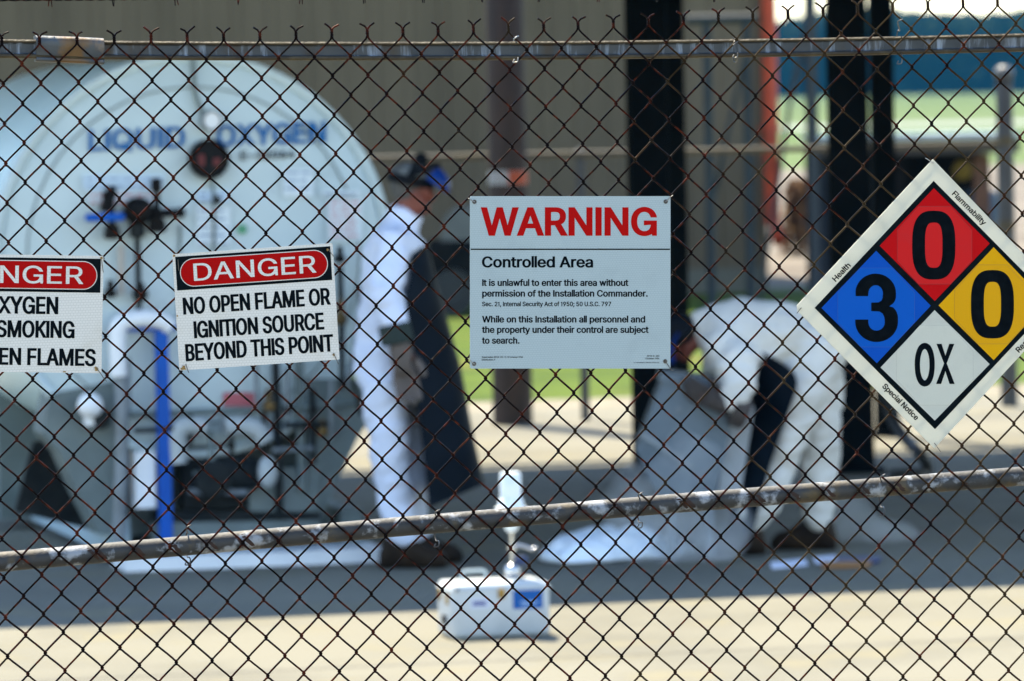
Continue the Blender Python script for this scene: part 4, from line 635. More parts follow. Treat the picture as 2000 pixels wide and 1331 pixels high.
# ---- hazard diamond (sheet coordinates a right, b up, outer corners at +-1)
M_DWHITE = sheet_mat('cream_plastic_sign', (0.66, 0.64, 0.545), 0.30, False, transl=0.34, dirt=(0.52, 0.49, 0.39))
M_DWHITE2 = sheet_mat('white_sticker', (0.66, 0.65, 0.56), 0.32, False, transl=0.30, dirt=(0.5, 0.5, 0.44))
M_DRED = sheet_mat('red_diamond_field', (0.42, 0.001, 0.003), 0.35, False)
M_DRED2 = sheet_mat('red_number_sticker', (0.50, 0.011, 0.012), 0.32, False, dirt=(0.33, 0.03, 0.035))
M_DBLUE = sheet_mat('blue_diamond_field', (0.001, 0.062, 0.36), 0.35, False)
M_DBLUE2 = sheet_mat('blue_number_sticker', (0.001, 0.076, 0.38), 0.32, False)
M_DYEL = sheet_mat('yellow_diamond_field', (0.60, 0.30, 0.002), 0.35, False)
M_DYEL2 = sheet_mat('yellow_number_sticker', (0.58, 0.285, 0.004), 0.32, False)
M_SEAM = mat('sticker_edge_line', (0.05, 0.05, 0.045), 0.6)
M_SEAMR = mat('sticker_edge_on_red', (0.20, 0.006, 0.008), 0.6)
M_SEAMB = mat('sticker_edge_on_blue', (0.004, 0.06, 0.30), 0.6)
M_SEAMY = mat('sticker_edge_on_yellow', (0.35, 0.16, 0.01), 0.6)
M_SEAMW = mat('sticker_edge_on_white', (0.50, 0.49, 0.42), 0.6)
ZO = (1540.0, 300.0, 2.2957)
def zpx(x, y): return (ZO[0] + x / ZO[2], ZO[1] + y / ZO[2])
CX, CY, RX, RYu, RYd = 650.0, 676.0, 611.0, 648.0, 644.0
def dsheet(lay):
    return lambda x, y: fp(*zpx(x, y), SO + lay * D1)
hz = thing('hazard_diamond_sign', 'white diamond hazard sign with red, blue and yellow squares over OX', 'sign', fp(*zpx(655, 1320), SO))
outer = [(648, 26), (1262, 668), (1240, 690), (660, 1316), (655, 1322), (648, 1316), (40, 706), (38, 682)]
sign_panel(hz, [zpx(*p) for p in outer], M_DWHITE, 0.0024)
decal('black_frame', [[(651, 123), (1190, 668), (657, 1237), (117, 693)]], dsheet(1), M_SBLK, hz)
# four inner squares (corners measured on the photo, in the enlarged view)
T_, L_, B_, R_2, Cc = (652, 156), (148, 693), (655, 1197), (1155, 668), (655, 683)
def quad(cn, nm, m):
    return decal(nm, [cn], dsheet(2), m, hz)
quad([(652, 156), (902, 404), (656, 662), (409, 414)], 'red_square', M_DRED)
quad([(393, 437), (638, 683), (396, 941), (148, 693)], 'blue_square', M_DBLUE)
quad([(920, 421), (1157, 668), (920, 927), (673, 682)], 'yellow_square', M_DYEL)
quad([(655, 703), (902, 945), (656, 1198), (413, 960)], 'white_square', M_DWHITE2)
def octo(cx, cy, w, h, cut): return [(cx - w + cut, cy - h), (cx + w - cut, cy - h), (cx + w, cy - h + cut), (cx + w, cy + h - cut), (cx + w - cut, cy + h), (cx - w + cut, cy + h), (cx - w, cy + h - cut), (cx - w, cy - h + cut)]
def sticker(cx, cy, w, h, cut, m, ms):
    o = octo(cx, cy, w, h, cut); i = octo(cx, cy, w - 1.1, h - 1.1, cut - .5)
    s_ = decal('number_sticker', [o], dsheet(3), ms, hz)
    decal('sticker_face', [i], dsheet(4), m, s_)
    return s_
def hexa(pts): return pts
def sticker_poly(pts, m, ms):
    cx = sum(p[0] for p in pts) / len(pts); cy = sum(p[1] for p in pts) / len(pts)
    s_ = decal('number_sticker', [pts], dsheet(3), ms, hz)
    decal('sticker_face', [[(cx + (x - cx) * .9915, cy + (y - cy) * .9915) for x, y in pts]], dsheet(4), m, s_)
    return s_
def st_pts(c, w, h, t):   # rectangle clipped to its square's slopes
    cx, cy = c
    return [(cx - t, cy - h), (cx + t, cy - h), (cx + w, cy - t * .95), (cx + w, cy + t * .95), (cx + t, cy + h), (cx - t, cy + h), (cx - w, cy + t * .95), (cx - w, cy - t * .95)]
s1 = sticker_poly(st_pts((655, 412), 168, 175, 72), M_DRED2, M_SEAMR)
s2 = sticker_poly(st_pts((393, 691), 173, 178, 70), M_DBLUE2, M_SEAMB)
s3 = sticker_poly(st_pts((916, 677), 172, 178, 66), M_DYEL2, M_SEAMY)
s4 = sticker_poly(st_pts((656, 950), 173, 180, 66), M_DWHITE2, M_SEAMW)
def zero(cx, cy, w, h, tw, th): return [super_ring(cx, cy, w, h, 2.75), super_ring(cx, cy, w - 2 * tw, h - 2 * th, 3.1)[::-1]]
decal('numeral', zero(651.5, 411.5, 194, 309, 58, 53), dsheet(5), M_INK, hz)
decal('numeral', zero(914.5, 676.5, 193, 307, 58, 53), dsheet(5), M_INK, hz)
def ell(cx, cy, rx, ry, a0, a1, n=14): return [(cx + rx * math.cos(R(a0 + (a1 - a0) * i / n)), cy + ry * math.sin(R(a0 + (a1 - a0) * i / n))) for i in range(n + 1)]
three = [(301, 640), (301, 622)] + ell(391, 626, 91, 87, 182, 360, 18) + ell(430, 640, 52, 50, 0, 42, 4) + [(452, 686)] + ell(431, 738, 60, 62, -50, 0, 4) + ell(395, 755, 96, 91, 0, 180, 18) + [(299, 745), (358, 745)] + \
    ell(395, 757, 37, 38, 176, 0, 10) + [(430, 735), (422, 718), (408, 709), (371, 707), (371, 669), (404, 668), (417, 660), (423, 645)] + ell(391, 629, 33, 38, 20, -180, 12) + [(357, 640)]
decal('numeral', [three], dsheet(5), M_INK, hz)
ox = fit_text('O', 566, 656, 1043, 191, 0.040, 0.016) + fit_text('X', 664, 743, 1034, 180, 0.034, 0.006)
decal('oxidiser_symbol', ox, dsheet(5), M_INK, hz)
def along(s, p0, p1, cap, bold=0.05):
    L = math.hypot(p1[0] - p0[0], p1[1] - p0[1]); ux, uy = (p1[0] - p0[0]) / L, (p1[1] - p0[1]) / L
    return [[(p0[0] + ux * x + uy * y, p0[1] + uy * x - ux * y) for x, y in c] for c in fit_text(s, 0, L, 0, cap, bold, ydown=False)]
for e_ in (along('Flammability', (731, 184), (873, 325), 25.5), along('Health', (212, 577), (281, 505), 25.5), along('Special Notice', (418, 1047), (570, 1199), 25.5), along('Reactivity', (1034, 895), (1141, 784), 25.5)):
    decal('edge_text', e_, dsheet(1), M_INK, hz)
loop_tie(hz, *zpx(650, 44), -16, -10, M_TIEB); loop_tie(hz, *zpx(655, 1300), 12, 16); loop_tie(hz, *zpx(1236, 668), 10, 12); loop_tie(hz, *zpx(56, 694), -8, 10)
# ================================================================ THE GROUND
def quad_sheet(name, pts, z, m, label=None):
    mb = MB(); mb.add([Vector((p[0], p[1], z)) for p in pts], [tuple(range(len(pts)))])
    return structure(obj(name, mb, m), label)
def strip(name, v0, v1, u0, u1, z, m):
    c = [site(u0, v0), site(u1, v0), site(u1, v1), site(u0, v1)]
    return quad_sheet(name, c, z, m)
def vG(x, y): return uv_of(G(x, y))[1]
V_PAD = vG(1000, 800)           # far edge of the concrete
V_GRASS = vG(1000, 783)
V_WALL = vG(1400, 572)
V_YARD = vG(1530, 562)
V_FIELD = vG(1560, 330)
def concrete():
    m = mat('weathered_concrete', (0.46, 0.42, 0.335), 0.85, 0, (0.40, 0.365, 0.30), 0.5, 7, 0.42, 0.62, 0.15, 30, spec=0.25,
            col3=(0.50, 0.46, 0.36), scale3=1.7, lo3=0.5, hi3=0.68, coords='Generated')
    return m
def wmat(name, *a, **k): return mat(name, *a, **k)
M_CONC = mat('weathered_concrete', (0.162, 0.152, 0.116), 0.9, 0, (0.122, 0.116, 0.091), 0.8, 9, 0.42, 0.60, 0.1, 25, spec=0.2, col3=(0.182, 0.162, 0.104), scale3=1.6, lo3=0.52, hi3=0.68)
M_GRAVEL = mat('pale_gravel', (0.22, 0.195, 0.145), 0.95, 0, (0.15, 0.13, 0.095), 3.0, 8, 0.42, 0.62, 0.3, 18, spec=0.2)
M_LAWN = mat('sunlit_lawn', (0.080, 0.125, 0.007), 0.9, 0, (0.048, 0.085, 0.004), 0.8, 8, 0.42, 0.62, 0.4, 12, spec=0.2, col3=(0.14, 0.125, 0.02), scale3=0.35, lo3=0.55, hi3=0.68, transl=0.25)
M_YARD = mat('pale_dirt_yard', (0.150, 0.126, 0.098), 0.95, 0, (0.09, 0.072, 0.054), 0.25, 7, 0.42, 0.62, spec=0.2, col3=(0.17, 0.145, 0.115), scale3=0.08)
M_FIELD = mat('airfield_grass', (0.075, 0.108, 0.030), 0.95, 0, (0.115, 0.14, 0.055), 0.02, 8, 0.4, 0.6, spec=0.15, stretch=(0.3, 1, 1), col3=(0.06, 0.10, 0.018), scale3=0.006, lo3=0.4, hi3=0.6)
FAR = 2600.0
quad_sheet('ground', [(-700, -60), (900, -60), (900, FAR), (-700, FAR)], -0.012, M_FIELD, None)
strip('concrete_pad', -30, V_PAD, -40, 40, 0.0, M_CONC)
strip('gravel_strip', V_PAD, V_GRASS, -60, 60, -0.002, M_GRAVEL)
strip('lawn', V_GRASS, V_YARD, -60, 70, -0.004, M_LAWN)
strip('dirt_yard', V_YARD, V_FIELD, -60, 110, -0.006, M_YARD)
M_JOINT = mat('joint_filler', (0.10, 0.095, 0.085), 0.95)
jm = MB()
for v in (vG(1000, 1290), vG(1000, 1290) + 6, vG(1000, 1290) + 12):
    jm.add([site(-40, v - .008, .003), site(40, v - .008, .003), site(40, v + .008, .003), site(-40, v + .008, .003)], [(0, 1, 2, 3)])
for u in (-6.3, -0.6 + 3.2, 8.6):
    jm.add([site(u - .008, -10, .003), site(u + .008, -10, .003), site(u + .008, V_PAD, .003), site(u - .008, V_PAD, .003)], [(0, 1, 2, 3)])
structure(obj('pavement_joints', jm, M_JOINT))
strip('runway', 285, 318, -400, 700, -0.008, mat('pale_runway', (0.20, 0.21, 0.18), 0.9))

# ================================================================ WOODS ON THE HORIZON (one mass far off) AND THE AIR BEFORE THEM
M_WOODS = mat('distant_foliage', (0.016, 0.034, 0.012), 0.9, 0, (0.008, 0.018, 0.007), 0.08, 5, spec=0.05)
wm = MB(); wr = random.Random(3)
TY = 1500.0
for i in range(420):
    x = wr.uniform(35, 190) if i < 300 else wr.uniform(-260, 520); y = TY + wr.uniform(0, 90); h = wr.uniform(19, 24) * (0.95 + 0.2 * noise.noise(Vector((x * .02, 0, 1))))
    wm.tube([(x, y, -1), (x + wr.uniform(-.5, .5), y, h * .4), (x, y, h * .8)], [.5, .35, .12], 5)
    for j in range(80):
        z = h * (0.02 + 0.98 * wr.random() ** 0.85); w = (0.35 + .7 * math.sin(math.pi * min(1, z / h * .85 + .1))) * h * .30
        a = wr.uniform(0, 6.283); rr = w * math.sqrt(wr.random())
        c = Vector((x + rr * math.cos(a), y + rr * math.sin(a), z)); s = wr.uniform(1.2, 2.8)
        d1 = Vector((wr.uniform(-1, 1), wr.uniform(-1, 1), wr.uniform(-.4, 1))).normalized() * s; d2 = d1.orthogonal().normalized() * s * .8
        wm.add([c - d1, c + d2, c + d1, c - d2], [(0, 1, 2, 3)])
tag(obj('distant_woods', wm, M_WOODS, loc=(100, TY, 0)), 'long dark blue-green line of woods on the horizon at upper right', 'woods', kind='stuff')

# ================================================================ BUILDING
M_WALL = mat('beige_metal_siding', (0.148, 0.114, 0.075), 0.85, 0, (0.116, 0.090, 0.060), 1.2, 6, 0.45, 0.65, spec=0.12, stretch=(1, 1, .15))
M_TRIM = mat('brown_base_trim', (0.20, 0.17, 0.13), 0.7)
M_ORANGE = mat('orange_painted_pipe', (0.50, 0.050, 0.006), 0.6, 0, (0.34, 0.034, 0.005), 6)
M_ROOFM = mat('grey_roof_metal', (0.33, 0.34, 0.35), 0.5, 0.3)
UC = uv_of(on_v(1496, 300, V_WALL))[0]
bld = thing('metal_building', 'large beige metal-sided building with orange corner pipe, filling the upper background', 'building', site(UC - 20, V_WALL))
HB = 8.0; wb = MB(); ribs = []
u = UC - 48.0; poly = []
while u < UC - 0.001:
    for du, dv in ((0, 0), (.24, 0), (.27, -.035), (.33, -.035)):
        if u + du <= UC: poly.append((u + du, V_WALL + dv))
    u += .36
poly += [(UC, V_WALL), (UC, V_WALL + 22), (UC - 48, V_WALL + 22)]
wb.prism([site(a, b, 0.25) for a, b in poly], (0, 0, HB - .25))
obj('wall', wb, M_WALL, bld)
bb = MB(); bb.box(site(UC - 24, V_WALL + 11, .123), (47.96, 22.1, .25)); obj('foundation', bb, M_CONC, bld)
rf = MB(); rf.prism([site(UC + .4, V_WALL - .5, HB + .004), site(UC + .4, V_WALL + 11, HB + 2.4), site(UC + .4, V_WALL + 22.5, HB + .004)], -E1 * 48.8); obj('roof', rf, M_ROOFM, bld)
pp = MB(); a = site(UC + .03, V_WALL - .10, .5)
pp.tube([a + EZ * .2, a + EZ * 3, a + EZ * HB], .078, 14); pp.tube([a + EZ * .25 - E1 * .0, a + EZ * .02 - E2 * .25], .068, 12)
for z in (1.2, 3.4, 5.6): pp.box(a + EZ * z + E2 * .04, (.2, .12, .05))
obj('downpipe', pp, M_ORANGE, bld)
for uu in (UC - 9, UC - 21):
    dm = MB(); dm.box(site(uu, V_WALL - .03, 1.33), (1.0, .06, 2.15)); obj('door', dm, M_TRIM, bld)

# grey-blue pipe frame in front of the wall
M_TEAL = mat('grey_blue_painted_steel', (0.013, 0.023, 0.031), 0.7, 0.0, (0.010, 0.014, 0.016), 9)
pl, pr = P(1385, 300, 55.5), P(1462, 300, 55.5)
pf = thing('pipe_frame', 'grey-blue steel pipe frame standing against the beige building', 'frame', Vector((pl.x, pl.y, 0)))
zt = P(1385, 46, 55.5).z
for q in (pl, pr):
    m_ = MB(); m_.tube([(q.x, q.y, 0), (q.x, q.y, 1.5), (q.x, q.y, zt)], .045, 10); m_.box((q.x, q.y, .012), (.22, .22, .02)); obj('post', m_, M_TEAL, pf)
m_ = MB(); m_.tube([(pl.x - .2, pl.y - .01, zt + .04), (pr.x + .1, pr.y, zt + .04)], .05, 10); obj('crossbar', m_, M_TEAL, pf)
m_ = MB(); m_.tube([(pl.x, pl.y + .05, .9), (pr.x, pr.y + .05, zt - .25)], .022, 8); obj('diagonal_brace', m_, M_TEAL, pf)

# ================================================================ CANOPY ON BLACK COLUMNS
CZ = 3.15
sh = to_sun * (CZ / to_sun.z)
g0 = G(1000, 1187) + sh; g1 = G(950, 920) + sh
VF, VB = uv_of(g0)[1], uv_of(g1)[1]
M_BLACK = mat('black_painted_steel', (0.0025, 0.0045, 0.0065), 0.5, 0, (0.005, 0.007, 0.009), 5, spec=0.02)
M_CANOPY = mat('grey_canopy_sheet', (0.22, 0.23, 0.24), 0.6, 0, (0.17, 0.18, 0.19), 2)
A1 = P(1264, 200, 31.0); A2 = P(1320, 200, 34.0); B1 = P(1660, 300, 31.0); B2 = P(1726, 300, 34.2)
can = thing('canopy_shelter', 'black steel columns of an open canopy shelter, whose roof shades the tank and pavement', 'shelter', Vector((A1.x, A1.y, 0)))
def column(q, w, d):
    m_ = MB(); m_.box((q.x, q.y, CZ / 2 + .01), (w, .018, CZ - .02), ); m_.box(Vector((q.x, q.y, CZ / 2 + .01)) + E2 * (d / 2), (w, .018, CZ - .02)); m_.box(Vector((q.x, q.y, CZ / 2 + .01)) + E2 * (d / 4 + .0), (.03, d / 2 - .02, CZ - .03))
    m_.box(Vector((q.x, q.y, .016)) + E2 * (d / 4), (w + .09, d * .5 + .12, .03))
    return obj('column', m_, M_BLACK, can)
column(A1, .205, .12); column(A2, .105, .08); column(B1, .212, .12); column(B2, .138, .08)
m_ = MB(); m_.box(site((2.7 + 26.0) / 2, (VF + VB) / 2, CZ - .08), (23.3, VB - VF, .16)); obj('roof', m_, M_CANOPY, can)
for q, r_ in ((A1, B1), (A2, B2)):
    m_ = MB(); mid = (q + r_) / 2; m_.box((mid.x, mid.y, CZ - .30), (12.0, .14, .24)); obj('beam', m_, M_BLACK, can)

# black hose drooping beside the column
M_HOSE = mat('black_rubber_hose', (0.010, 0.011, 0.012), 0.6)
hz_ = MB(); pts = [P(1733, 770, 30.6), P(1737, 800, 30.6), P(1752, 835, 30.5), P(1776, 866, 30.3), P(1800, 890, 30.0)]
pts.append(G(1812, 915, .03)); pts.append(G(1790, 925, .03)); pts.append(G(1740, 928, .03))
pts = [P(1733, 700, 30.7)] + pts
hz_.tube(smooth_path(pts, 6), .032, 10)
tag(obj('rubber_hose', hz_, M_HOSE, loc=G(1800, 915)), 'thick black hose curving down to the concrete from a black column', 'hose')

# ================================================================ WOODEN POLE
M_POLE = mat('creosoted_wood', (0.022, 0.014, 0.011), 0.8, 0, (0.045, 0.024, 0.015), 5, 8, 0.4, 0.65, 0.4, 20, stretch=(6, 6, .5))
q = G(1002, 829); pole = thing('wooden_pole', 'dark brown round wooden pole with an orange and white band, behind the warning sign', 'pole', q)
m_ = MB(); m_.tube([q - EZ * .1, q + EZ * 3, q + EZ * 9], [.128, .120, .105], 20); obj('shaft', m_, M_POLE, pole)
zb = P(1000, 347, q.y).z
m_ = MB(); m_.lathe((q.x, q.y, zb), EZ, [(.1235, -.045), (.1245, -.045), (.1245, .045), (.1235, .045)], 24); obj('white_band', m_, mat('white_reflective_band', (.26, .26, .26), .6), pole)
m_ = MB()
for k in range(9):
    a0, a1 = R(-88 + 10 * k), R(-88 + 10 * (k + 1))
    r_ = .1262
    m_.add([(q.x + r_ * math.cos(a), q.y + r_ * math.sin(a), zb + s) for a, s in ((a0, -.042), (a1, -.042), (a1, .042), (a0, .042))], [(0, 1, 2, 3)])
obj('orange_marker', m_, mat('orange_reflector', (.34, .055, .015), .6), pole)

# ================================================================ FAR FENCE
M_FGALV = mat('dull_galvanised_pipe', (0.055, 0.045, 0.028), 0.6, .0, (0.08, 0.06, 0.025), 3)
M_FPOST = mat('grey_galvanised_post', (0.042, 0.045, 0.05), 0.6, .0, (0.065, 0.067, 0.07), 3)
ff = thing('far_fence', 'low galvanised pipe rail fence running in front of the building, out of focus', 'fence', G(1146, 822))
VFN = vG(1146, 822); hr = P(1146, 301, G(1146, 822).y).z
uT = uv_of(on_v(1965, 400, VFN))[0]
m_ = MB(); m_.tube([site(-14, VFN, hr), site(uT, VFN, hr)], .021, 10); obj('top_rail', m_, M_FGALV, ff)
u1 = uv_of(G(1146, 822))[0]
for uu in (u1 - 6.4, u1 - 3.2, u1):
    m_ = MB(); b = site(uu, VFN + .03); m_.tube([b - EZ * .05, b + EZ * hr], .030, 10); m_.ball(b + EZ * (hr + .01), .033, 6); obj('post', m_, M_FPOST, ff)
b = site(uT, VFN); zt = P(1958, 150, b.y).z
m_ = MB(); m_.tube([b - EZ * .05, b + EZ * 1, b + EZ * zt], .056, 14); obj('terminal_post', m_, M_FPOST, ff)
m_ = MB(); m_.ball(b + EZ * (zt + .02), .068, 8, (1, 1, .85)); m_.tube([b + EZ * (zt - .05), b + EZ * (zt + .02)], .056, 14); obj('domed_cap', m_, mat('pale_dome_cap', (.085, .088, .09), .5, .0), ff)
for i in range(2):
    m_ = MB(); m_.lathe(b + EZ * (zt - .42 - i * .55), EZ, [(.05, -.03), (.058, -.03), (.058, .03), (.05, .03)], 14); obj('brace_band', m_, M_FGALV, ff)

# steel post with stays
M_DKSTEEL = mat('dark_steel', (0.018, 0.022, 0.030), 0.6)
q = P(1587, 300, 57.0)
sp2 = thing('steel_post', 'thin dark steel post with a slanting stay, left of the black column', 'post', Vector((q.x, q.y, 0)))
m_ = MB(); m_.box((q.x, q.y, 3), (.10, .10, 6)); obj('shaft', m_, M_DKSTEEL, sp2)
m_ = MB(); s0 = P(1545, 190, 57); s1 = P(1586, 5, 57); m_.tube([s0, s1], .035, 8); m_.tube([s0, (s0.x - .35, s0.y, 0)], .02, 8); obj('stay', m_, M_DKSTEEL, sp2)

# ================================================================ SHELTER AND EQUIPMENT AT RIGHT
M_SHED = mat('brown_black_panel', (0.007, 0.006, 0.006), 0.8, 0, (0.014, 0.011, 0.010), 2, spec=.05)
M_SROOF = mat('pale_sheet_roof', (0.30, 0.33, 0.37), 0.35, 0.0, (0.22, 0.24, 0.27), 3)
YS = 58.0
xl, xr = P(1592, 560, YS).x, P(1948, 560, YS).x
zt = P(1850, 272, YS).z
sd = thing('equipment_shelter', 'low dark open-sided equipment shelter with pale roof, behind the diamond sign', 'shed', Vector(((xl + xr) / 2, YS, 0)))
AX = (Vector((1, 0, 0)), Vector((0, 1, 0)), EZ)
m_ = MB(); m_.box(((xl + xr) / 2 + .1, YS + .7, zt + .03), (xr - xl + .3, 1.9, .05), AX); obj('roof', m_, M_SROOF, sd)
m_ = MB(); m_.box(((xl + xr) / 2 + .1, YS - .22, zt - .075), (xr - xl + .26, .05, .15), AX); obj('fascia', m_, mat('brown_fascia', (.045, .032, .024), .8), sd)
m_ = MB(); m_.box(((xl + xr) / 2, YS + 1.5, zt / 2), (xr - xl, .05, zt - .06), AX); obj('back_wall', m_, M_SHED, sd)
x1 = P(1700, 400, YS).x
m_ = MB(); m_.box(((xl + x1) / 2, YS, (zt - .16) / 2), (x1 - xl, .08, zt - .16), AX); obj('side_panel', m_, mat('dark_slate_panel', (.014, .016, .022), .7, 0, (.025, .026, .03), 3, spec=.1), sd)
m_ = MB(); xx = P(1918, 400, YS).x; m_.box((xx, YS, (zt - .16) / 2), (.16, .1, zt - .16), AX); obj('post', m_, mat('rust_brown_post', (.13, .05, .025), .8, 0, (.07, .03, .02), 5), sd)
m_ = MB(); xx = P(1758, 400, YS).x; m_.box((xx, YS, (zt - .16) / 2), (.12, .1, zt - .16), AX); obj('post', m_, M_SHED, sd)
yd = P(1880, 322, YS + .5)
m_ = MB(); m_.lathe(yd + Vector((0, .12, -.06)), (0, -1, 0), [(.0, 0), (.075, 0), (.10, .03), (.10, .08), (.0, .1)], 20)
tag(obj('yellow_lamp_housing', m_, mat('yellow_plastic', (.20, .115, .005), .6), loc=yd + Vector((0, .1, -.2))), 'round yellow housing under the dark shelter roof', 'equipment')
bl = P(1908, 375, YS + .7); m_ = MB(); m_.lathe(Vector((bl.x, bl.y, 0)), EZ, [(.0, .0), (.24, .0), (.25, .05), (.25, bl.z - .1), (.2, bl.z), (.0, bl.z + .03)], 20)
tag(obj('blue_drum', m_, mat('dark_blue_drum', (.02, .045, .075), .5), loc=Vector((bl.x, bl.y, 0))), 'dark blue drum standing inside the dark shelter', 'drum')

# dry bush on the pale yard
def bush(name, label, c, rx, h, n, m_leaf, m_twig, seed):
    r_ = random.Random(seed); t = thing(name, label, 'bush', c)
    tw = MB()
    for i in range(14):
        a = r_.uniform(0, 6.28); d = Vector((math.cos(a) * rx * .7, math.sin(a) * rx * .5, h * r_.uniform(.6, 1)))
        tw.tube([c, c + d * .5 + Vector((0, 0, .05)), c + d], [.025, .016, .006], 5)
    obj('branches', tw, m_twig, t); lv = MB()
    for i in range(n):
        a = r_.uniform(0, 6.28); rr = math.sqrt(r_.random()); z = h * (r_.random() ** .8)
        q = c + Vector((math.cos(a) * rx * rr * (1 - .4 * z / h), math.sin(a) * rx * rr, z)); s = r_.uniform(.03, .075)
        d1 = Vector((r_.uniform(-1, 1), r_.uniform(-1, 1), r_.uniform(-1, 1))).normalized() * s; d2 = d1.orthogonal().normalized() * s * .6
        lv.add([q - d1, q + d2, q + d1, q - d2], [(0, 1, 2, 3)])
    obj('foliage', lv, m_leaf, t); return t
M_DRY = mat('dry_brown_leaves', (.085, .045, .028), .9, 0, (.20, .10, .03), 6, transl=.2)
M_TWIG = mat('brown_twigs', (.06, .035, .022), .9)
c = G(1562, 500); bush('dry_bush', 'reddish brown dry bush on the pale dirt yard, left of black column', c, .26, .95, 700, M_DRY, M_TWIG, 5)

# ground power cart seen between the man and the warning sign
M_GREY = mat('grey_hood_paint', (.10, .10, .10), .6, 0, (.08, .08, .08), 4)
M_DKBODY = mat('black_cart_body', (.005, .0055, .006), .7, 0, (.012, .011, .010), 4, spec=.05)
YC = 54.5
x0, x1 = P(836, 500, YC).x, P(1075, 500, YC).x; zb_, zm, zh = P(920, 596, YC).z, P(920, 470, YC).z, P(920, 408, YC).z
ct = thing('towed_cart', 'dark towed equipment cart with grey hood parked on the grass behind the man', 'cart', Vector(((x0 + x1) / 2, YC, 0)))
m_ = MB(); m_.box(((x0 + x1) / 2, YC + .5, (zm + .2) / 2 + .0), (x1 - x0, 1.0, zm - .2), AX, .04); obj('body', m_, M_DKBODY, ct)
m_ = MB(); poly = [(x0 + .12, zm), (x0 + .16, zm + (zh - zm) * .7), (x0 + .26, zh), (x1 - .1, zh), (x1, zm)]
m_.prism([Vector((a, YC + .02, z + .1 - .1)) for a, z in poly], (0, .96, 0)); obj('hood', m_, M_GREY, ct)
for xx in (x0 + .22, x1 - .22):
    m_ = MB(); m_.lathe((xx, YC - .06, .22), (0, 1, 0), [(.0, 0), (.14, 0), (.15, .02), (.22, .02), (.225, .06), (.22, .11), (.0, .11)], 24); obj('wheel', m_, M_HOSE, ct)
# ================================================================ LIQUID OXYGEN TANK
TY0 = 25.9
TA = P(378, 500, TY0)                      # centre of the end plate
def tk(px, py, off=0.0):
    """photo pixel -> point on the tank's end-plate plane, moved off metres towards the viewer"""
    d = ray(px, py); t = ((TA + FN * off - CAM).dot(FN)) / d.dot(FN); return CAM + d * t
TS = TY0 / 11111.0
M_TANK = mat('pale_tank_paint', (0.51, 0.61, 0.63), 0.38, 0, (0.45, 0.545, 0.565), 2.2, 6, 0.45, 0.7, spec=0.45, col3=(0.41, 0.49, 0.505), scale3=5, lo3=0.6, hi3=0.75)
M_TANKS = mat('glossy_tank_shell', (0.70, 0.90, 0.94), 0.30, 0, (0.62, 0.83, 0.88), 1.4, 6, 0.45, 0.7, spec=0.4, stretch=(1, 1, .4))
M_SKID = mat('pale_green_grey_paint', (0.140, 0.178, 0.176), 0.55, 0, (0.085, 0.112, 0.11), 3, 6, 0.45, 0.7)
M_WHITE = mat('white_paint', (0.78, 0.80, 0.82), 0.4, 0, (0.66, 0.69, 0.72), 3, 5, 0.5, 0.75)
M_DARKM = mat('blackened_valve_metal', (0.004, 0.004, 0.005), 0.5, 0.0, (0.012, 0.010, 0.008), 14, spec=.08)
M_BRASS = mat('tarnished_brass', (0.16, 0.10, 0.03), 0.45, 0.6, (0.07, 0.05, 0.025), 18)
M_LGREY = mat('light_grey_lagging', (0.42, 0.46, 0.47), 0.6, 0, (0.30, 0.34, 0.35), 6, 6, 0.42, 0.62)
M_BLUE = mat('blue_paint', (0.001, 0.085, 0.42), 0.45, 0, (0.001, 0.07, 0.36), 7, spec=.2)
M_LETTER = mat('blue_lettering', (0.002, 0.105, 0.32), 0.5, spec=.1)
M_GREYP = mat('grey_pipe_paint', (0.20, 0.23, 0.25), 0.5, 0, (0.13, 0.15, 0.16), 6)
M_DGREY = mat('dark_machine_grey', (0.010, 0.013, 0.014), 0.6, 0, (0.025, 0.028, 0.028), 6, spec=.1)
tank = thing('liquid_oxygen_tank', 'big pale horizontal tank lettered LIQUID OXYGEN on a white skid at left', 'tank', (TA.x, TA.y, 0))
RT = 395 * TS
sh_ = MB()
sh_.lathe(TA, E2, [(RT * .90, -.004), (RT * .985, .0), (RT, .012), (RT, .055), (RT * .985, .07), (RT * .985, 3.1), (RT * .93, 3.35), (RT * .75, 3.55), (RT * .4, 3.68), (.01, 3.72)], 96, EZ)
obj('shell', sh_, M_TANKS, tank)
ep = MB(); ep.lathe(TA, FN, [(RT * .955, -.03), (RT * .955, .002), (RT * .94, .012), (RT * .6, .02), (.01, .026)], 96, EZ)
epo = obj('end_plate', ep, M_TANK, tank)
rg = MB(); rg.lathe(TA, FN, [(RT * .957, -.02), (RT * .957, .018), (RT * .972, .028), (RT * .992, .028), (RT * 1.004, .018), (RT * 1.004, -.03), (RT * .957, -.03)], 96, EZ)
obj('rim', rg, M_TANK, tank)
OFF = 0.040
def shear(cs, cx, cy, k): return [[(x, y - (x - cx) * k) for x, y in c] for c in cs]
fl = lambda x, y: tk(x, y, OFF)
for w_ in (fit_text('LIQUID', 173, 362, 296, 42, 0.042, 0.026), fit_text('OXYGEN', 424, 637, 296, 42, 0.042, 0.026)): decal('lettering', shear(w_, 175, 296, 0.037), fl, M_LETTER, epo)
decal('small_lettering', shear(fit_text('E-22064', 470, 576, 313, 17, 0.05, 0.04), 470, 313, 0.037), fl, M_DGREY, epo)
M_LABEL = mat('pale_blue_label', (0.55, 0.68, 0.80), 0.5)
M_LABW = mat('white_label', (0.66, 0.74, 0.78), 0.5)
M_TXT = mat('grey_blue_print', (0.16, 0.25, 0.38), 0.6); M_TXR = mat('faded_red_print', (0.50, 0.16, 0.18), 0.6)
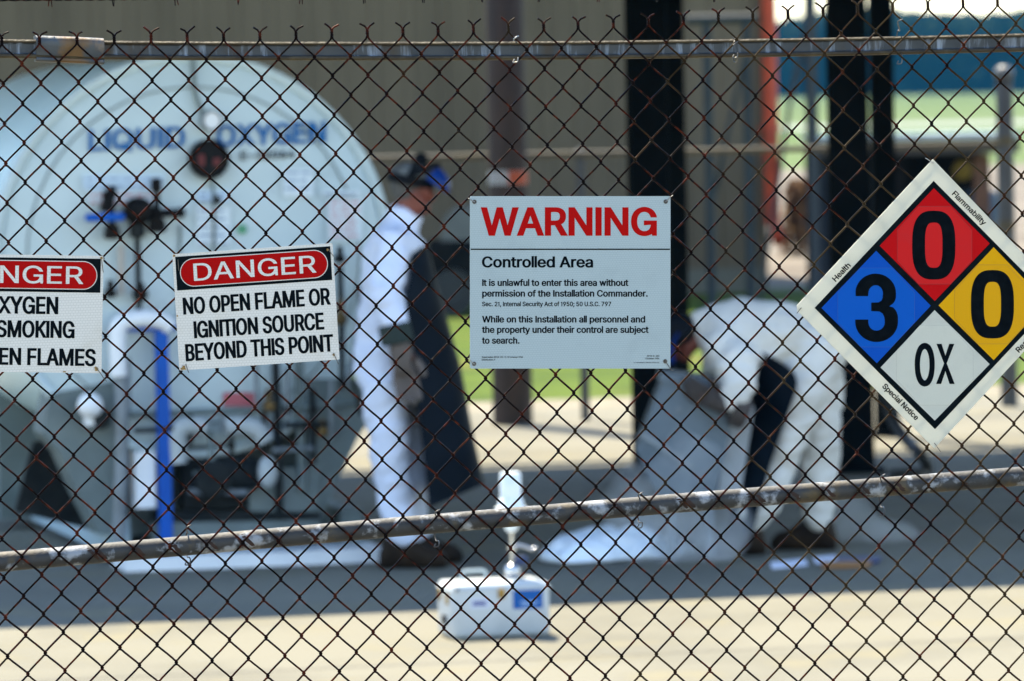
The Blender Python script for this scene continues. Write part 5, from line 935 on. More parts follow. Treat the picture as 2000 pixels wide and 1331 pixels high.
def label_plate(x0, y0, x1, y1, m, lines, red=False):
    o = decal('label_plate', [rect(x0, y0, x1, y1)], lambda x, y: tk(x, y, OFF), m, epo)
    cs = []; y = y0 + 6; r_ = random.Random(int(x0 + y0))
    while y < y1 - 5 and lines:
        x = x0 + 5
        while x < x1 - 12:
            w = r_.uniform(8, 26); cs.append(rect(x, y, min(x + w, x1 - 5), y + 4)); x += w + 5
        y += lines
    if cs: decal('print_lines', cs, lambda x, y: tk(x, y, OFF + .002), M_TXR if red else M_TXT, o)
label_plate(162, 342, 320, 372, M_LABEL, 13); label_plate(172, 374, 300, 400, M_LABW, 14, True)
label_plate(384, 372, 446, 396, M_LABEL, 11); label_plate(384, 404, 450, 480, M_LABW, 16)
label_plate(552, 330, 612, 384, M_LABW, 15); label_plate(628, 372, 704, 384, M_LABW, 7); label_plate(640, 388, 708, 470, M_LABW, 13, True)
decal('red_placard', [rect(436, 767, 503, 794)], lambda x, y: tk(x, y, OFF), mat('faded_red_placard', (0.42, 0.10, 0.12), 0.6), epo)
decal('green_dot', [super_ring(473, 448, 20, 20, 2)], lambda x, y: tk(x, y, OFF), mat('green_dot_paint', (0.08, 0.30, 0.16), 0.6), epo)
# gauges
def dial(name, px, py, r, m_b, m_f, needle=None):
    c = tk(px, py, .03); r *= TS; mb = MB()
    mb.lathe(c, FN, [(r * .8, 0), (r * .95, .0), (r, .02), (r, .075), (r * .86, .082), (r * .84, .066), (.01, .066)], 40, EZ)
    o = obj(name, mb, m_b, tank)
    f = MB(); f.lathe(c + FN * .0675, FN, [(r * .83, 0), (.01, .0005)], 40, EZ); obj('dial_face', f, m_f, o)
    if needle:
        for (dx, dy, w, h, mm) in needle:
            n_ = MB(); n_.box(c + FN * .071 + E1 * (dx * TS) - EZ * (dy * TS), (w * TS, .004, h * TS)); obj('dial_mark', n_, mm, o)
    return o
M_DRED_ = mat('dark_red_dial_zone', (0.11, 0.006, 0.006), 0.6)
dial('level_gauge', 404, 311, 39, M_DARKM, mat('dark_dial', (0.006, 0.006, 0.007), 0.5, spec=.1), ((-16, 2, 12, 22, M_DRED_), (14, 6, 14, 14, M_DRED_), (0, 14, 6, 20, M_DGREY), (2, -10, 5, 22, M_DGREY)))
dial('pressure_gauge', 409, 236, 20, M_GREYP, M_WHITE)
def pipe(name, pts, r, m, off=.07, n=10, fl=None):
    mb = MB(); pp = [tk(x, y, off if len(q) == 0 else q[0]) for x, y, *q in pts]
    mb.tube(smooth_path(pp, 4) if len(pp) > 2 else pp, r * TS, n)
    if fl:
        for (x, y, rr) in fl: mb.ball(tk(x, y, off), rr * TS, 8)
    return obj(name, mb, m, tank)
pipe('gauge_line', ((377, 112, .03), (381, 180, .05), (398, 225, .05)), 5, M_SKID)
pipe('gauge_line', ((415, 345, .04), (418, 420, .05), (416, 560, .05)), 3, M_SKID)
pipe('gauge_line', ((352, 440, .05), (350, 560, .05), (352, 640, .05)), 3, M_SKID)
# valve manifold
def valve(px, py, s, m=M_DARKM, stem=55, horiz=False):
    mb = MB(); c = tk(px, py, .12)
    mb.lathe(c - EZ * (14 * s * TS), EZ, [(9 * s * TS, 0), (15 * s * TS, 4 * s * TS), (15 * s * TS, 10 * s * TS), (10 * s * TS, 14 * s * TS), (10 * s * TS, 24 * s * TS), (6 * s * TS, 28 * s * TS), (5 * s * TS, stem * s * TS), (9 * s * TS, (stem + 1) * s * TS), (9 * s * TS, (stem + 22) * s * TS), (.005, (stem + 23) * s * TS)], 14)
    mb.lathe(c - FN * .1, FN, [(8 * s * TS, 0), (8 * s * TS, .1), (12 * s * TS, .105), (12 * s * TS, .13), (.005, .132)], 14)
    return obj('valve', mb, m, tank)
valve(219, 452, 1.15, M_DARKM, 68); valve(307, 438, 1.2, M_DARKM, 66); valve(208, 402, .9, M_DARKM, 22); valve(275, 575, .8, M_DARKM, 20); valve(216, 572, .75, M_DARKM, 24)
valve(665, 622, .9, M_BRASS, 30); valve(664, 505, .7, M_DARKM, 25); valve(525, 792, .8, M_BRASS, 30); valve(630, 842, .75, M_BRASS, 22); valve(424, 392, .5, M_DARKM, 12)
mb = MB(); c = tk(266, 412, .06); r = 27 * TS
mb.lathe(c, FN, [(r * .7, 0), (r, .02), (r, .08), (r * .6, .10), (r * .55, .15), (.01, .155)], 24); obj('valve_body', mb, M_DARKM, tank)
mb = MB(); mb.lathe(tk(268, 448, .1) - EZ * .04, EZ, [(.02, 0), (.035, .01), (.035, .07), (.02, .08)], 14); obj('valve_cap', mb, M_DGREY, tank)
pipe('manifold_pipe', ((236, 420, .11), (300, 417, .11), (352, 416, .11)), 8, M_DARKM, n=12, fl=((352, 416, 11), (300, 417, 14)))
mb = MB(); a, b = tk(166, 426, .2), tk(243, 424, .2); mb.box((a + b) / 2, ((b - a).length, .035, .038), bev=.012); mb.box(tk(205, 425, .17), (.03, .08, .03))
obj('blue_handle', mb, M_BLUE, tank)
pipe('drain_pipe', ((236, 480, .08), (237, 520, .08), (236, 575, .08)), 7, mat('tan_insulated_pipe', (.42, .38, .33), .7), n=10)
pipe('drain_pipe', ((268, 455, .08), (270, 540, .08), (272, 640, .08)), 6, M_DGREY, n=10, fl=((274, 575, 16), (272, 625, 14)))
pipe('insulated_pipe', ((232, 735, .16), (230, 660, .16), (236, 632, .16), (280, 622, .16), (318, 628, .16), (334, 640, .16)), 17, M_WHITE, n=14)
pipe('column_pipe', ((236, 735, .16), (238, 860, .16), (232, 1060, .16)), 13, M_GREYP, n=14)
pipe('vertical_pipe', ((538, 705, .1), (543, 850, .1), (546, 1010, .1)), 8, M_DGREY, n=12)
pipe('vertical_pipe', ((582, 640, .08), (585, 760, .08), (590, 960, .08)), 9, M_SKID, n=12)
pipe('vertical_pipe', ((664, 520, .1), (667, 640, .1), (668, 760, .1)), 6, M_DGREY, n=12)
pipe('vertical_pipe', ((702, 560, .1), (700, 650, .1), (676, 760, .1)), 6, M_GREYP, n=12)
pipe('cross_pipe', ((232, 812, .1), (360, 806, .1), (520, 799, .1), (705, 786, .1)), 6, M_SKID, n=10)
pipe('insulated_pipe', ((348, 905, .14), (346, 850, .14), (362, 832, .14), (400, 834, .14)), 18, M_LGREY, n=16)
pipe('insulated_pipe', ((440, 835, .16), (470, 832, .16), (500, 838, .16), (520, 860, .16)), 18, M_LGREY, n=16)
mb = MB(); mb.ball(tk(523, 922, .2), 26 * TS, 10, (.75, .75, 1.2)); obj('frosted_ball', mb, M_LGREY, tank)
mb = MB(); mb.ball(tk(176, 792, .15), 25 * TS, 12); mb.tube([tk(176, 800, .1), tk(180, 830, .1)], 16 * TS, 12); obj('white_knob', mb, M_WHITE, tank)
mb = MB(); mb.lathe(tk(192, 818, .06) , FN, [(20 * TS, 0), (20 * TS, .07), (12 * TS, .08), (.01, .08)], 16); obj('knob_shadow_disc', mb, M_DGREY, tank)  # dark disc stands in for the shadow below the white knob
# lower bay and skid
def plate(name, pts, off, depth, m):
    mb = MB(); mb.prism([tk(x, y, off) for x, y in pts], E2 * depth); return obj(name, mb, m, tank)
plate('saddle_panel', [(600, 742), (690, 738), (742, 764), (733, 806), (700, 852), (662, 935), (628, 1012), (600, 1012)], .03, .30, M_SKID)
plate('saddle_panel', [(98, 770), (236, 742), (240, 1046), (192, 1044), (152, 965), (118, 888), (84, 848)], .03, .30, M_SKID)
plate('bay_back', [(236, 742), (604, 742), (604, 1010), (236, 1050)], -.25, .04, M_SKID)
plate('bay_recess', [(356, 872), (482, 868), (486, 990), (358, 996)], .02, .1, M_DGREY)
plate('control_box', [(264, 884), (303, 882), (305, 992), (266, 994)], .12, .2, M_WHITE)
plate('lower_panel', [(486, 918), (628, 912), (622, 1004), (488, 1006)], .05, .06, M_SKID)
plate('lower_rail', [(300, 1022), (626, 1016), (624, 1058), (300, 1062)], .06, .10, M_SKID)
plate('dark_sill', [(300, 998), (626, 1000), (626, 1017), (300, 1022)], .05, .08, M_DGREY)
pm = MB(); c = tk(470, 925, .1); pm.lathe(c - E1 * .1, E1, [(.01, 0), (.06, .005), (.075, .03), (.075, .16), (.05, .2), (.02, .21)], 18); obj('pump_motor', pm, M_DGREY, tank)
pm = MB(); c = tk(415, 935, .14); pm.lathe(c, FN, [(.075, -.05), (.085, 0), (.085, .05), (.03, .07), (.01, .07)], 20); obj('pump', pm, M_DGREY, tank)
zb0 = .060
cr = random.Random(21)
for x0, y0, x1, y1, r_, m_ in ((250, 700, 252, 800, 5, M_GREYP), (372, 812, 372, 868, 5, M_DGREY), (412, 842, 414, 900, 6, M_SKID), (436, 806, 436, 840, 5, M_GREYP), (452, 842, 452, 905, 5, M_DGREY), (500, 700, 502, 790, 5, M_GREYP),
        (516, 806, 516, 880, 6, M_DGREY), (560, 720, 562, 830, 5, M_GREYP), (610, 760, 612, 905, 6, M_DGREY), (646, 742, 648, 860, 4, M_GREYP), (378, 925, 478, 930, 5, M_SKID), (368, 960, 482, 962, 6, M_GREYP), (556, 832, 640, 828, 6, M_DGREY),
        (532, 880, 610, 876, 5, M_GREYP), (262, 842, 340, 838, 5, M_DGREY), (496, 640, 498, 700, 5, M_DGREY), (690, 742, 705, 812, 4, M_DGREY)):
    pipe('bay_pipe', ((x0, y0, .12 + .05 * cr.random()), (x1, y1, .12 + .05 * cr.random())), r_, m_, n=8)
for x, y, s_ in ((452, 870, .5), (560, 800, .55), (612, 800, .5), (372, 846, .45), (704, 790, .5), (512, 845, .5)):
    valve(x, y, s_, M_DARKM if cr.random() < .6 else M_BRASS, 22)
sm_ = MB()
for k_ in range(48):
    a0 = 2 * math.pi * k_ / 48; a1 = 2 * math.pi * (k_ + 1) / 48
    for ra, rb in ((.83, .838),):
        sm_.add([TA + FN * .024 + (E1 * math.cos(a) + EZ * math.sin(a)) * (RT * r_) for a, r_ in ((a0, ra), (a0, rb), (a1, rb), (a1, ra))], [(0, 1, 2, 3)])
obj('weld_seam', sm_, M_SKID, epo)
# white skid base: front sill, two long runners
mb = MB(); a, b = tk(232, 1092, .22), tk(738, 1084, .22); mid = (a + b) / 2
mb.box((mid.x, mid.y, .034), ((b - a).length, .42, .062)); obj('skid_sill', mb, M_WHITE, tank)
for px_, dd in ((236, 0), (690, 0)):
    mb = MB(); a = tk(px_, 1060, 0); a.z = .13; mb.box(a + E2 * 1.68 , (.10, 3.3, .17)); obj('skid_runner', mb, mat('pale_blue_steel', (.36, .47, .52), .45) if px_ < 400 else M_SKID, tank)
for uo in (-.42, .42):
    mb = MB(); c = TA + E2 * 2.6 + E1 * uo; mb.box((c.x, c.y, .36), (.3, .3, .62)); obj('rear_saddle', mb, M_SKID, tank)
plate('under_shade_plate', [(66, 862), (165, 862), (200, 1040), (30, 1000)], -.45, .05, M_DGREY)  # dark plate added to stand for the shade under the tank
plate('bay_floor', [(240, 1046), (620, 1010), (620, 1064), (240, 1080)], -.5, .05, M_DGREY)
# blue T shaped stand in front of the tank
bs = thing('blue_stand', 'blue T shaped steel stand in front of the tank, left of the middle danger sign', 'stand', G(318, 1106))
yb = G(318, 1106).y
mb = MB(); q = P(316, 800, yb); zt = P(316, 640, yb).z
q0 = P(312, 640, yb); q1 = P(327, 1095, yb)
mb.box((( q0.x + q1.x) / 2, yb, zt / 2), (25 * yb / 11111, .05, zt - .02)); obj('upright', mb, M_BLUE, bs)
mb = MB(); a, b = P(236, 643, yb), P(345, 640, yb); mb.box((a + b) / 2 + Vector((0, 0, .004)), ((b - a).length, .06, .034)); obj('crossbar', mb, M_BLUE, bs)
mb = MB(); mb.box(((q0.x + q1.x) / 2, yb, .012), (.17, .16, .022)); obj('foot_plate', mb, M_BLUE, bs)

# ================================================================ WHITE CASE WITH SAMPLER, PAPERS
M_CASE = mat('white_case_enamel', (0.46, 0.49, 0.50), 0.4, 0, (0.40, 0.43, 0.44), 5, 6, 0.5, 0.7)
M_LATCH = mat('brass_latch', (0.42, 0.27, 0.06), 0.4, 0.7, (0.2, 0.13, 0.04), 20)
c0 = G(884, 1251); sc = c0.y / 11111
W_, D_, H_ = 199 * sc, .27, 110 * sc
cc = c0 + E1 * (W_ / 2) + E2 * (D_ / 2)
cs = thing('white_case', 'white metal carrying case with blue label and brass latches on sunlit concrete', 'case', cc)
mb = MB(); mb.box(cc + EZ * (H_ / 2), (W_, D_, H_ - .004), bev=.022); obj('body', mb, M_CASE, cs)
mb = MB(); mb.box(cc + EZ * (H_ - .028), (W_ + .006, D_ + .006, .006), bev=.0025); obj('lid_seam', mb, M_CASE, cs)
fc = lambda x, y: c0 + E1 * ((x - 884) * sc) + EZ * ((1251 - y) * sc) + FN * .0012
fx = lambda x, y, o=.0: c0 + E1 * ((x - 884) * sc) + EZ * ((1251 - y) * sc) + FN * o
lb = decal('blue_label', [rect(1007, 1158, 1067, 1195)], fc, mat('blue_case_label', (.004, .085, .32), .5, spec=.2), cs)
for r_ in (rect(1022, 1180, 1058, 1184), rect(1024, 1187, 1050, 1190)): decal('print_line', [r_], lambda x, y: fc(x, y) + FN * .0006, mat('pale_print', (.25, .38, .6), .5), lb)
sl_ = decal('name_label', [rect(922, 1172, 960, 1190)], fc, mat('pale_lilac_label', (.50, .55, .68), .5), cs)
decal('print_lines', [rect(926, 1177, 953, 1185)], lambda x, y: fc(x, y) + FN * .0006, mat('violet_print', (.06, .07, .22), .5), sl_)
for px_ in (984,):
    mb = MB(); mb.box(fx(px_, 1163, .004), (.028, .008, .038), bev=.002); mb.box(fx(px_, 1158, .009), (.018, .006, .016), bev=.002); obj('latch', mb, M_LATCH, cs)
lf = lambda d, z, o=0: c0 + E2 * d + EZ * z - E1 * o
for d, z in ((.07, .155), (.20, .165)):
    mb = MB(); mb.box(lf(d, z, .004), (.008, .030, .045), bev=.002); obj('latch', mb, M_LATCH, cs)
mb = MB(); mb.box(lf(.12, .07, .005), (.010, .05, .035), bev=.003); obj('side_handle', mb, M_DARKM, cs)
mb = MB(); mb.box(fx(895, 1152, .003), (.012, .006, .012), bev=.002); obj('stud', mb, M_DARKM, cs)
mb = MB(); h0 = cc + EZ * (H_ - .002) - E1 * .075; mb.tube(smooth_path([h0 - E1 * .045, h0 - E1 * .045 + EZ * .035, h0 + EZ * .040, h0 + E1 * .045 + EZ * .035, h0 + E1 * .045], 4), .006, 8); obj('carry_handle', mb, mat('clear_grey_handle', (.38, .45, .47), .35), cs)
# sampling bottle standing on the case
sb = cc + EZ * (H_ - .002) + E1 * .078
M_FROST = mat('frosted_white_plastic', (0.82, 0.86, 0.88), 0.5, 0, (0.68, 0.76, 0.8), 12, bump=.2)
M_STEEL = mat('bright_steel', (0.55, 0.55, 0.55), 0.25, 0.9)
sm = thing('cryogenic_sampler', 'white bottle-shaped sampler on a slim steel stem standing on the case', 'sampler', sb)
ky = sb.y / 11111
mb = MB(); mb.ball(sb + EZ * .032, .032, 12); obj('steel_ball', mb, M_STEEL, sm)
mb = MB(); mb.lathe(sb, EZ, [(.05, 0), (.05, .006), (.02, .010), (.012, .02), (.01, .03)], 20); mb.tube([sb + EZ * .06, sb + EZ * .19], .0085, 12); mb.lathe(sb + EZ * .12, EZ, [(.009, -.01), (.018, -.008), (.018, .008), (.009, .01)], 12); obj('stem', mb, M_STEEL, sm)
mb = MB(); mb.box(sb + EZ * .072 + E1 * .035, (.05, .04, .035), bev=.008); obj('blue_knob', mb, mat('navy_knob', (.01, .03, .10), .5), sm)
mb = MB(); mb.tube(smooth_path([sb + EZ * .13, sb + EZ * .13 + E1 * .04, sb + EZ * .115 + E1 * .085, sb + EZ * .125 + E1 * .10], 3), .006, 8); obj('side_tube', mb, M_STEEL, sm)
mb = MB(); mb.lathe(sb + EZ * .185, EZ, [(.012, 0), (.022, .006), (.030, .03), (.045, .055), (.062, .085), (.062, .096), (.050, .100), (.048, .125), (.041, .132), (.041, .222), (.037, .232), (.01, .234)], 32); obj('bottle', mb, M_FROST, sm)
# papers and a clipboard on the ground
def flat(name, pts, z, th, m, label, cat, group=None):
    g = [G(x, y) for x, y in pts]; mb = MB(); mb.prism([Vector((p.x, p.y, z)) for p in g], (0, 0, th))
    c = sum(g, Vector()) / len(g); return tag(obj(name, mb, m, loc=(c.x, c.y, z)), label, cat, group)
M_PAPER = mat('white_paper', (.72, .74, .85), .7)
flat('open_booklet', [(1504, 1103), (1572, 1096), (1578, 1107), (1508, 1114)], .004, .006, M_PAPER, 'white booklet lying on shaded concrete, left one beside the work boots', 'booklet')
flat('paper_sheet', [(1588, 1092), (1632, 1088), (1636, 1099), (1594, 1104)], .004, .004, M_PAPER, 'white paper lying on shaded concrete between booklet and blue folder', 'paper')
flat('blue_folder', [(1634, 1093), (1722, 1092), (1716, 1102), (1636, 1103)], .004, .010, mat('navy_folder', (.012, .03, .13), .5), 'dark blue folder lying on the shaded concrete behind the right boots', 'folder')
flat('orange_binder', [(1606, 1105), (1702, 1103), (1696, 1111), (1606, 1113)], .004, .015, mat('ochre_binder', (.28, .12, .03), .6), 'flat orange brown binder lying on the concrete in front of blue folder', 'binder')
# ================================================================ THE TWO WORKERS
def skin(name, nodes, edges, m, parent, sub=2, root=0, tweak=None, label=None):
    """grow one continuous skinned surface over a skeleton: nodes = [(point, radius), ...]"""
    me = bpy.data.meshes.new('skeleton'); loc = wloc(parent)
    me.from_pydata([tuple(Vector(p) - loc) for p, r in nodes], edges, []); me.update()
    o = bpy.data.objects.new('skeleton', me); link(o)
    sk = o.modifiers.new('skin', 'SKIN'); sk.use_smooth_shade = True; sk.branch_smoothing = 0.4
    for i, (p, r) in enumerate(nodes):
        me.skin_vertices[0].data[i].radius = r if isinstance(r, tuple) else (r, r)
        me.skin_vertices[0].data[i].use_root = (i == root)
    sb_ = o.modifiers.new('sub', 'SUBSURF'); sb_.levels = sub; sb_.render_levels = sub
    bpy.context.view_layer.update()
    m2 = bpy.data.meshes.new_from_object(o.evaluated_get(bpy.context.evaluated_depsgraph_get()))
    bpy.data.objects.remove(o); bpy.data.meshes.remove(me)
    if tweak:
        for v in m2.vertices: v.co = tweak(v.co + loc) - loc
    m2.materials.clear(); m2.materials.append(m); m2.name = name
    m2.polygons.foreach_set('use_smooth', [True] * len(m2.polygons))
    r_ = bpy.data.objects.new(name, m2); link(r_); r_.parent = parent
    if label: r_['label'] = label
    return r_
M_COV = mat('white_coverall_cloth', (0.66, 0.71, 0.84), 0.85, 0, (0.60, 0.65, 0.78), 5, 6, 0.4, 0.65, 0.7, 9)
M_COV2 = mat('offwhite_coverall_cloth', (0.68, 0.65, 0.585), 0.85, 0, (0.56, 0.535, 0.48), 5, 6, 0.4, 0.65, 0.7, 9)
M_SKIN = mat('sunburnt_skin', (0.19, 0.05, 0.03), 0.6, 0, (0.15, 0.038, 0.023), 9)
M_APRON = mat('dark_navy_apron', (0.003, 0.006, 0.010), 0.6, 0, (0.006, 0.010, 0.016), 4, bump=.3, bscale=6, spec=0.06)
M_GLOVE = mat('grey_brown_glove', (0.125, 0.100, 0.085), 0.85, 0, (0.09, 0.072, 0.06), 12, bump=.3)
M_GLOVE2 = mat('dark_brown_glove', (0.055, 0.043, 0.036), 0.85, 0, (0.04, 0.03, 0.025), 12, bump=.3)
M_CUFF = mat('dark_green_cuff', (0.010, 0.022, 0.018), 0.8)
M_HAIR = mat('grey_hair', (0.10, 0.095, 0.085), 0.8, 0, (0.05, 0.05, 0.045), 60)
M_BOOT = mat('dark_brown_boot', (0.014, 0.009, 0.006), 0.6, 0, (0.03, 0.019, 0.011), 10, spec=.1)
M_VISOR = mat('blue_face_shield', (0.001, 0.026, 0.16), 0.35, 0, spec=0.2)
M_BAND = mat('black_headgear', (0.003, 0.004, 0.006), 0.6, spec=.1)
M_CAPG = mat('grey_cap_cloth', (0.16, 0.17, 0.16), 0.8, 0, (0.05, 0.05, 0.05), 14)
def hand_nodes(w, tip, side, scale=1.0, curl=0.3):
    """palm and five fingers from wrist w towards tip; side = direction the thumb leaves"""
    d = (tip - w).normalized(); side = (side - d * side.dot(d)).normalized(); up = d.cross(side)
    L = .185 * scale; nodes = [(w, .030 * scale), (w + d * L * .22, (.036 * scale, .024 * scale)), (w + d * L * .45, (.040 * scale, .020 * scale))]
    edges = [(0, 1), (1, 2)]
    for i, (o, ln) in enumerate(((.030, .46), (.010, .52), (-.010, .48), (-.029, .38))):
        b = w + d * L * .50 + side * o * scale; n = len(nodes)
        p1 = b + d * L * ln * .45 + up * curl * .012 * scale; p2 = b + d * L * ln * .8 + up * curl * .035 * scale; p3 = b + d * L * ln + up * curl * .065 * scale
        nodes += [(b, .0105 * scale), (p1, .0100 * scale), (p2, .0090 * scale), (p3, .0075 * scale)]
        edges += [(2, n), (n, n + 1), (n + 1, n + 2), (n + 2, n + 3)]
    n = len(nodes)
    b = w + d * L * .22 + side * .034 * scale
    nodes += [(b, .0125 * scale), (b + d * L * .2 + side * .022 * scale + up * .01 * scale, .0115 * scale), (b + d * L * .38 + side * .026 * scale + up * .02 * scale, .009 * scale)]
    edges += [(1, n), (n, n + 1), (n + 1, n + 2)]
    return nodes, edges
def merge(base_n, base_e, at, hn, he):
    """append hand chain hn/he so that its node 0 is base node index at"""
    o = len(base_n) - 1
    return base_n + hn[1:], base_e + [(at if a == 0 else a + o, at if b == 0 else b + o) for a, b in he]
def boot(parent, ankle, toe_dir, L=.30):
    d = Vector((toe_dir.x, toe_dir.y, 0)).normalized(); s = Vector((-d.y, d.x, 0)); f = Vector((ankle.x, ankle.y, 0)); rings = []
    for t, w, z0, z1 in ((-.30, .030, .004, .07), (-.26, .040, .0, .12), (-.12, .046, .0, .20), (.05, .046, .0, .20), (.22, .046, .0, .13), (.42, .052, .0, .095), (.60, .050, .0, .080), (.70, .030, .006, .05)):
        r_ = []
        for k in range(14):
            a = 2 * math.pi * k / 14; x = math.copysign(abs(math.cos(a)) ** .7, math.cos(a)) * w; zz = (z0 + z1) / 2 + math.copysign(abs(math.sin(a)) ** .6, math.sin(a)) * (z1 - z0) / 2
            r_.append(f + d * (t * L) + s * x + EZ * zz)
        rings.append(r_)
    mb = MB(); mb.rings(rings)
    return obj('boot', mb, M_BOOT, parent)
def sheet(name, rows, m, parent, th=.006):
    """cloth: a grid of points given a real thickness"""
    n = len(rows[0]); c = sum((p for r in rows for p in r), Vector()) / (n * len(rows))
    nr = []
    for i, r in enumerate(rows):
        q = []
        for j, p in enumerate(r):
            a = rows[min(i + 1, len(rows) - 1)][j] - rows[max(i - 1, 0)][j]; b = r[min(j + 1, n - 1)] - r[max(j - 1, 0)]
            q.append(p + a.cross(b).normalized() * th)
        nr.append(q)
    mb = MB(); vs = [p for r in rows for p in r]; o = len(vs); vs += [p for r in nr for p in r]; fs = []
    R_ = len(rows)
    for i in range(R_ - 1):
        for j in range(n - 1):
            k_ = i * n + j; fs.append((k_, k_ + 1, k_ + n + 1, k_ + n)); fs.append((o + k_, o + k_ + n, o + k_ + n + 1, o + k_ + 1))
    bd = [(0, j) for j in range(n)] + [(i, n - 1) for i in range(1, R_)] + [(R_ - 1, j) for j in range(n - 2, -1, -1)] + [(i, 0) for i in range(R_ - 2, 0, -1)]
    bi = [i * n + j for i, j in bd]
    for a, b in zip(bi, bi[1:] + bi[:1]): fs.append((a, b, b + o, a + o))
    mb.add(vs, fs, True); return obj(name, mb, m, parent)
def lerp_rows(keys, n):
    """keys: list of rows (each a list of points) -> n rows interpolated smoothly"""
    cols = list(zip(*keys)); out = [smooth_path(list(c_), n) for c_ in cols]
    return [list(r) for r in zip(*out)]

def cloth(name, nodes, edges, m, parent, tweak, lumps=(), k=.90):
    """loose clothing: watertight limbs and fuller places merged into one continuous surface"""
    mb = MB(); rad = [(sum(r) / 2 if isinstance(r, tuple) else r) * k for p, r in nodes]; loc = wloc(parent)
    for i, (p, r) in enumerate(nodes): mb.ball(p, rad[i], 10)
    for a, b in edges: mb.tube([nodes[a][0], nodes[b][0]], [rad[a], rad[b]], 20)
    for c, rx, ry, rz in lumps: mb.ball(c, 1.0, 14, (rx, ry, rz), (Vector((1, 0, 0)), Vector((0, 1, 0)), EZ))
    me = bpy.data.meshes.new('limbs'); me.from_pydata([tuple(v - loc) for v in mb.v], [], mb.f); me.update()
    bm = bmesh.new(); bm.from_mesh(me); bmesh.ops.recalc_face_normals(bm, faces=bm.faces[:]); bm.to_mesh(me); bm.free()
    o = bpy.data.objects.new('limbs', me); link(o)
    rm = o.modifiers.new('r', 'REMESH'); rm.mode = 'VOXEL'; rm.voxel_size = .014
    s_ = o.modifiers.new('s', 'SMOOTH'); s_.iterations = 10; s_.factor = .5
    bpy.context.view_layer.update(); m2 = bpy.data.meshes.new_from_object(o.evaluated_get(bpy.context.evaluated_depsgraph_get())); bpy.data.objects.remove(o)
    for v in m2.vertices: v.co = tweak(v.co + loc) - loc
    m2.materials.clear(); m2.materials.append(m); m2.polygons.foreach_set('use_smooth', [True] * len(m2.polygons)); m2.name = name
    r_ = bpy.data.objects.new(name, m2); link(r_); r_.parent = parent; return r_

# ---- standing worker, facing right, looking down
Y1 = 25.42
def q1_(px, py, dy=0.0): return P(px, py, Y1 + dy)
g1_ = G(785, 1104)
man = thing('person', 'standing worker in white coveralls and long dark apron, blue face shield raised', 'person', (q1_(780, 1100).x, Y1, 0))
SK = TY0 / 11111 * .98
N1 = [(q1_(752, 730), (.10, .12)), (q1_(756, 650), (.095, .12)), (q1_(764, 560), (.10, .13)), (q1_(772, 490), (.09, .13)), (q1_(782, 442), (.066, .085)), (q1_(793, 415), .058), (q1_(803, 388), (.075, .068)),
      (q1_(808, 362), (.088, .074)), (q1_(810, 342), (.070, .062)),
      (q1_(826, 402), (.042, .040)), (q1_(838, 416), (.026, .03)), (q1_(836, 385), (.040, .048)), (q1_(850, 391), (.014, .014)),
      (q1_(768, 474, -.17), .046), (q1_(752, 575, -.30), .050), (q1_(778, 668, -.345), .036),
      (q1_(788, 474, .17), .046), (q1_(812, 570, .24), .050), (q1_(842, 655, .18), .036),
      (q1_(750, 760, -.09), .08), (q1_(768, 905, -.10), .055), (q1_(780, 1075, -.10), .042),
      (q1_(760, 760, .09), .08), (q1_(788, 905, .12), .055), (q1_(806, 1068, .15), .042)]
E1N = [(0, 1), (1, 2), (2, 3), (3, 4), (4, 5), (5, 6), (6, 7), (7, 8), (6, 9), (9, 10), (7, 11), (11, 12), (3, 13), (13, 14), (14, 15), (3, 16), (16, 17), (17, 18), (0, 19), (19, 20), (20, 21), (0, 22), (22, 23), (23, 24)]
hn, he = hand_nodes(q1_(778, 668, -.345), q1_(804, 790, -.35), Vector((1, 0, 0)), .8)
hn2, he2 = hand_nodes(q1_(842, 655, .18), q1_(862, 760, .16), Vector((-1, 0, 0)), 1.0)
NB, EB = merge(N1, E1N, 15, hn, he); NB, EB = merge(NB, EB, 18, hn2, he2)
skin('body', NB, EB, M_SKIN, man)
# coverall: looser surface over trunk, sleeves, legs
def grow(nodes, idx, k, add): return [(nodes[i][0], tuple(x * k + add for x in (nodes[i][1] if isinstance(nodes[i][1], tuple) else (nodes[i][1],) * 2))) for i in idx]
ci = [0, 1, 2, 3, 4, 13, 14, 15, 16, 17, 18, 19, 20, 21, 22, 23, 24]; mp_ = {a: b for b, a in enumerate(ci)}
CN = grow(N1, ci, 1.15, .030)
CN[mp_[4]] = (CN[mp_[4]][0] + EZ * .02, (.085, .10))
CN[mp_[0]] = (q1_(748, 728), (.135, .165)); CN[mp_[15]] = (q1_(772, 645, -.335), (.066, .066)); CN[mp_[14]] = (CN[mp_[14]][0], (.076, .076))
CN[mp_[21]] = (q1_(781, 1078, -.10), (.075, .072)); CN[mp_[24]] = (q1_(808, 1068, .15), (.075, .072))
CN[mp_[20]] = (CN[mp_[20]][0], (.108, .10)); CN[mp_[23]] = (CN[mp_[23]][0], (.108, .10)); CN[mp_[21]] = (q1_(780, 1040, -.10), (.088, .082)); CN[mp_[24]] = (q1_(806, 1034, .15), (.088, .082))
CE = [(mp_[a], mp_[b]) for a, b in E1N if a in mp_ and b in mp_]
def wrinkle(p):
    v = noise.noise_vector(p * 6.0) * .022 + noise.noise_vector(Vector((p.x * 10, p.y * 10, p.z * 24))) * .014
    return p + v
cloth('coverall', CN, CE, M_COV, man, wrinkle, ((q1_(760, 545), .125, .19, .22), (q1_(752, 700), .13, .17, .16), (q1_(782, 455), .075, .13, .06)))
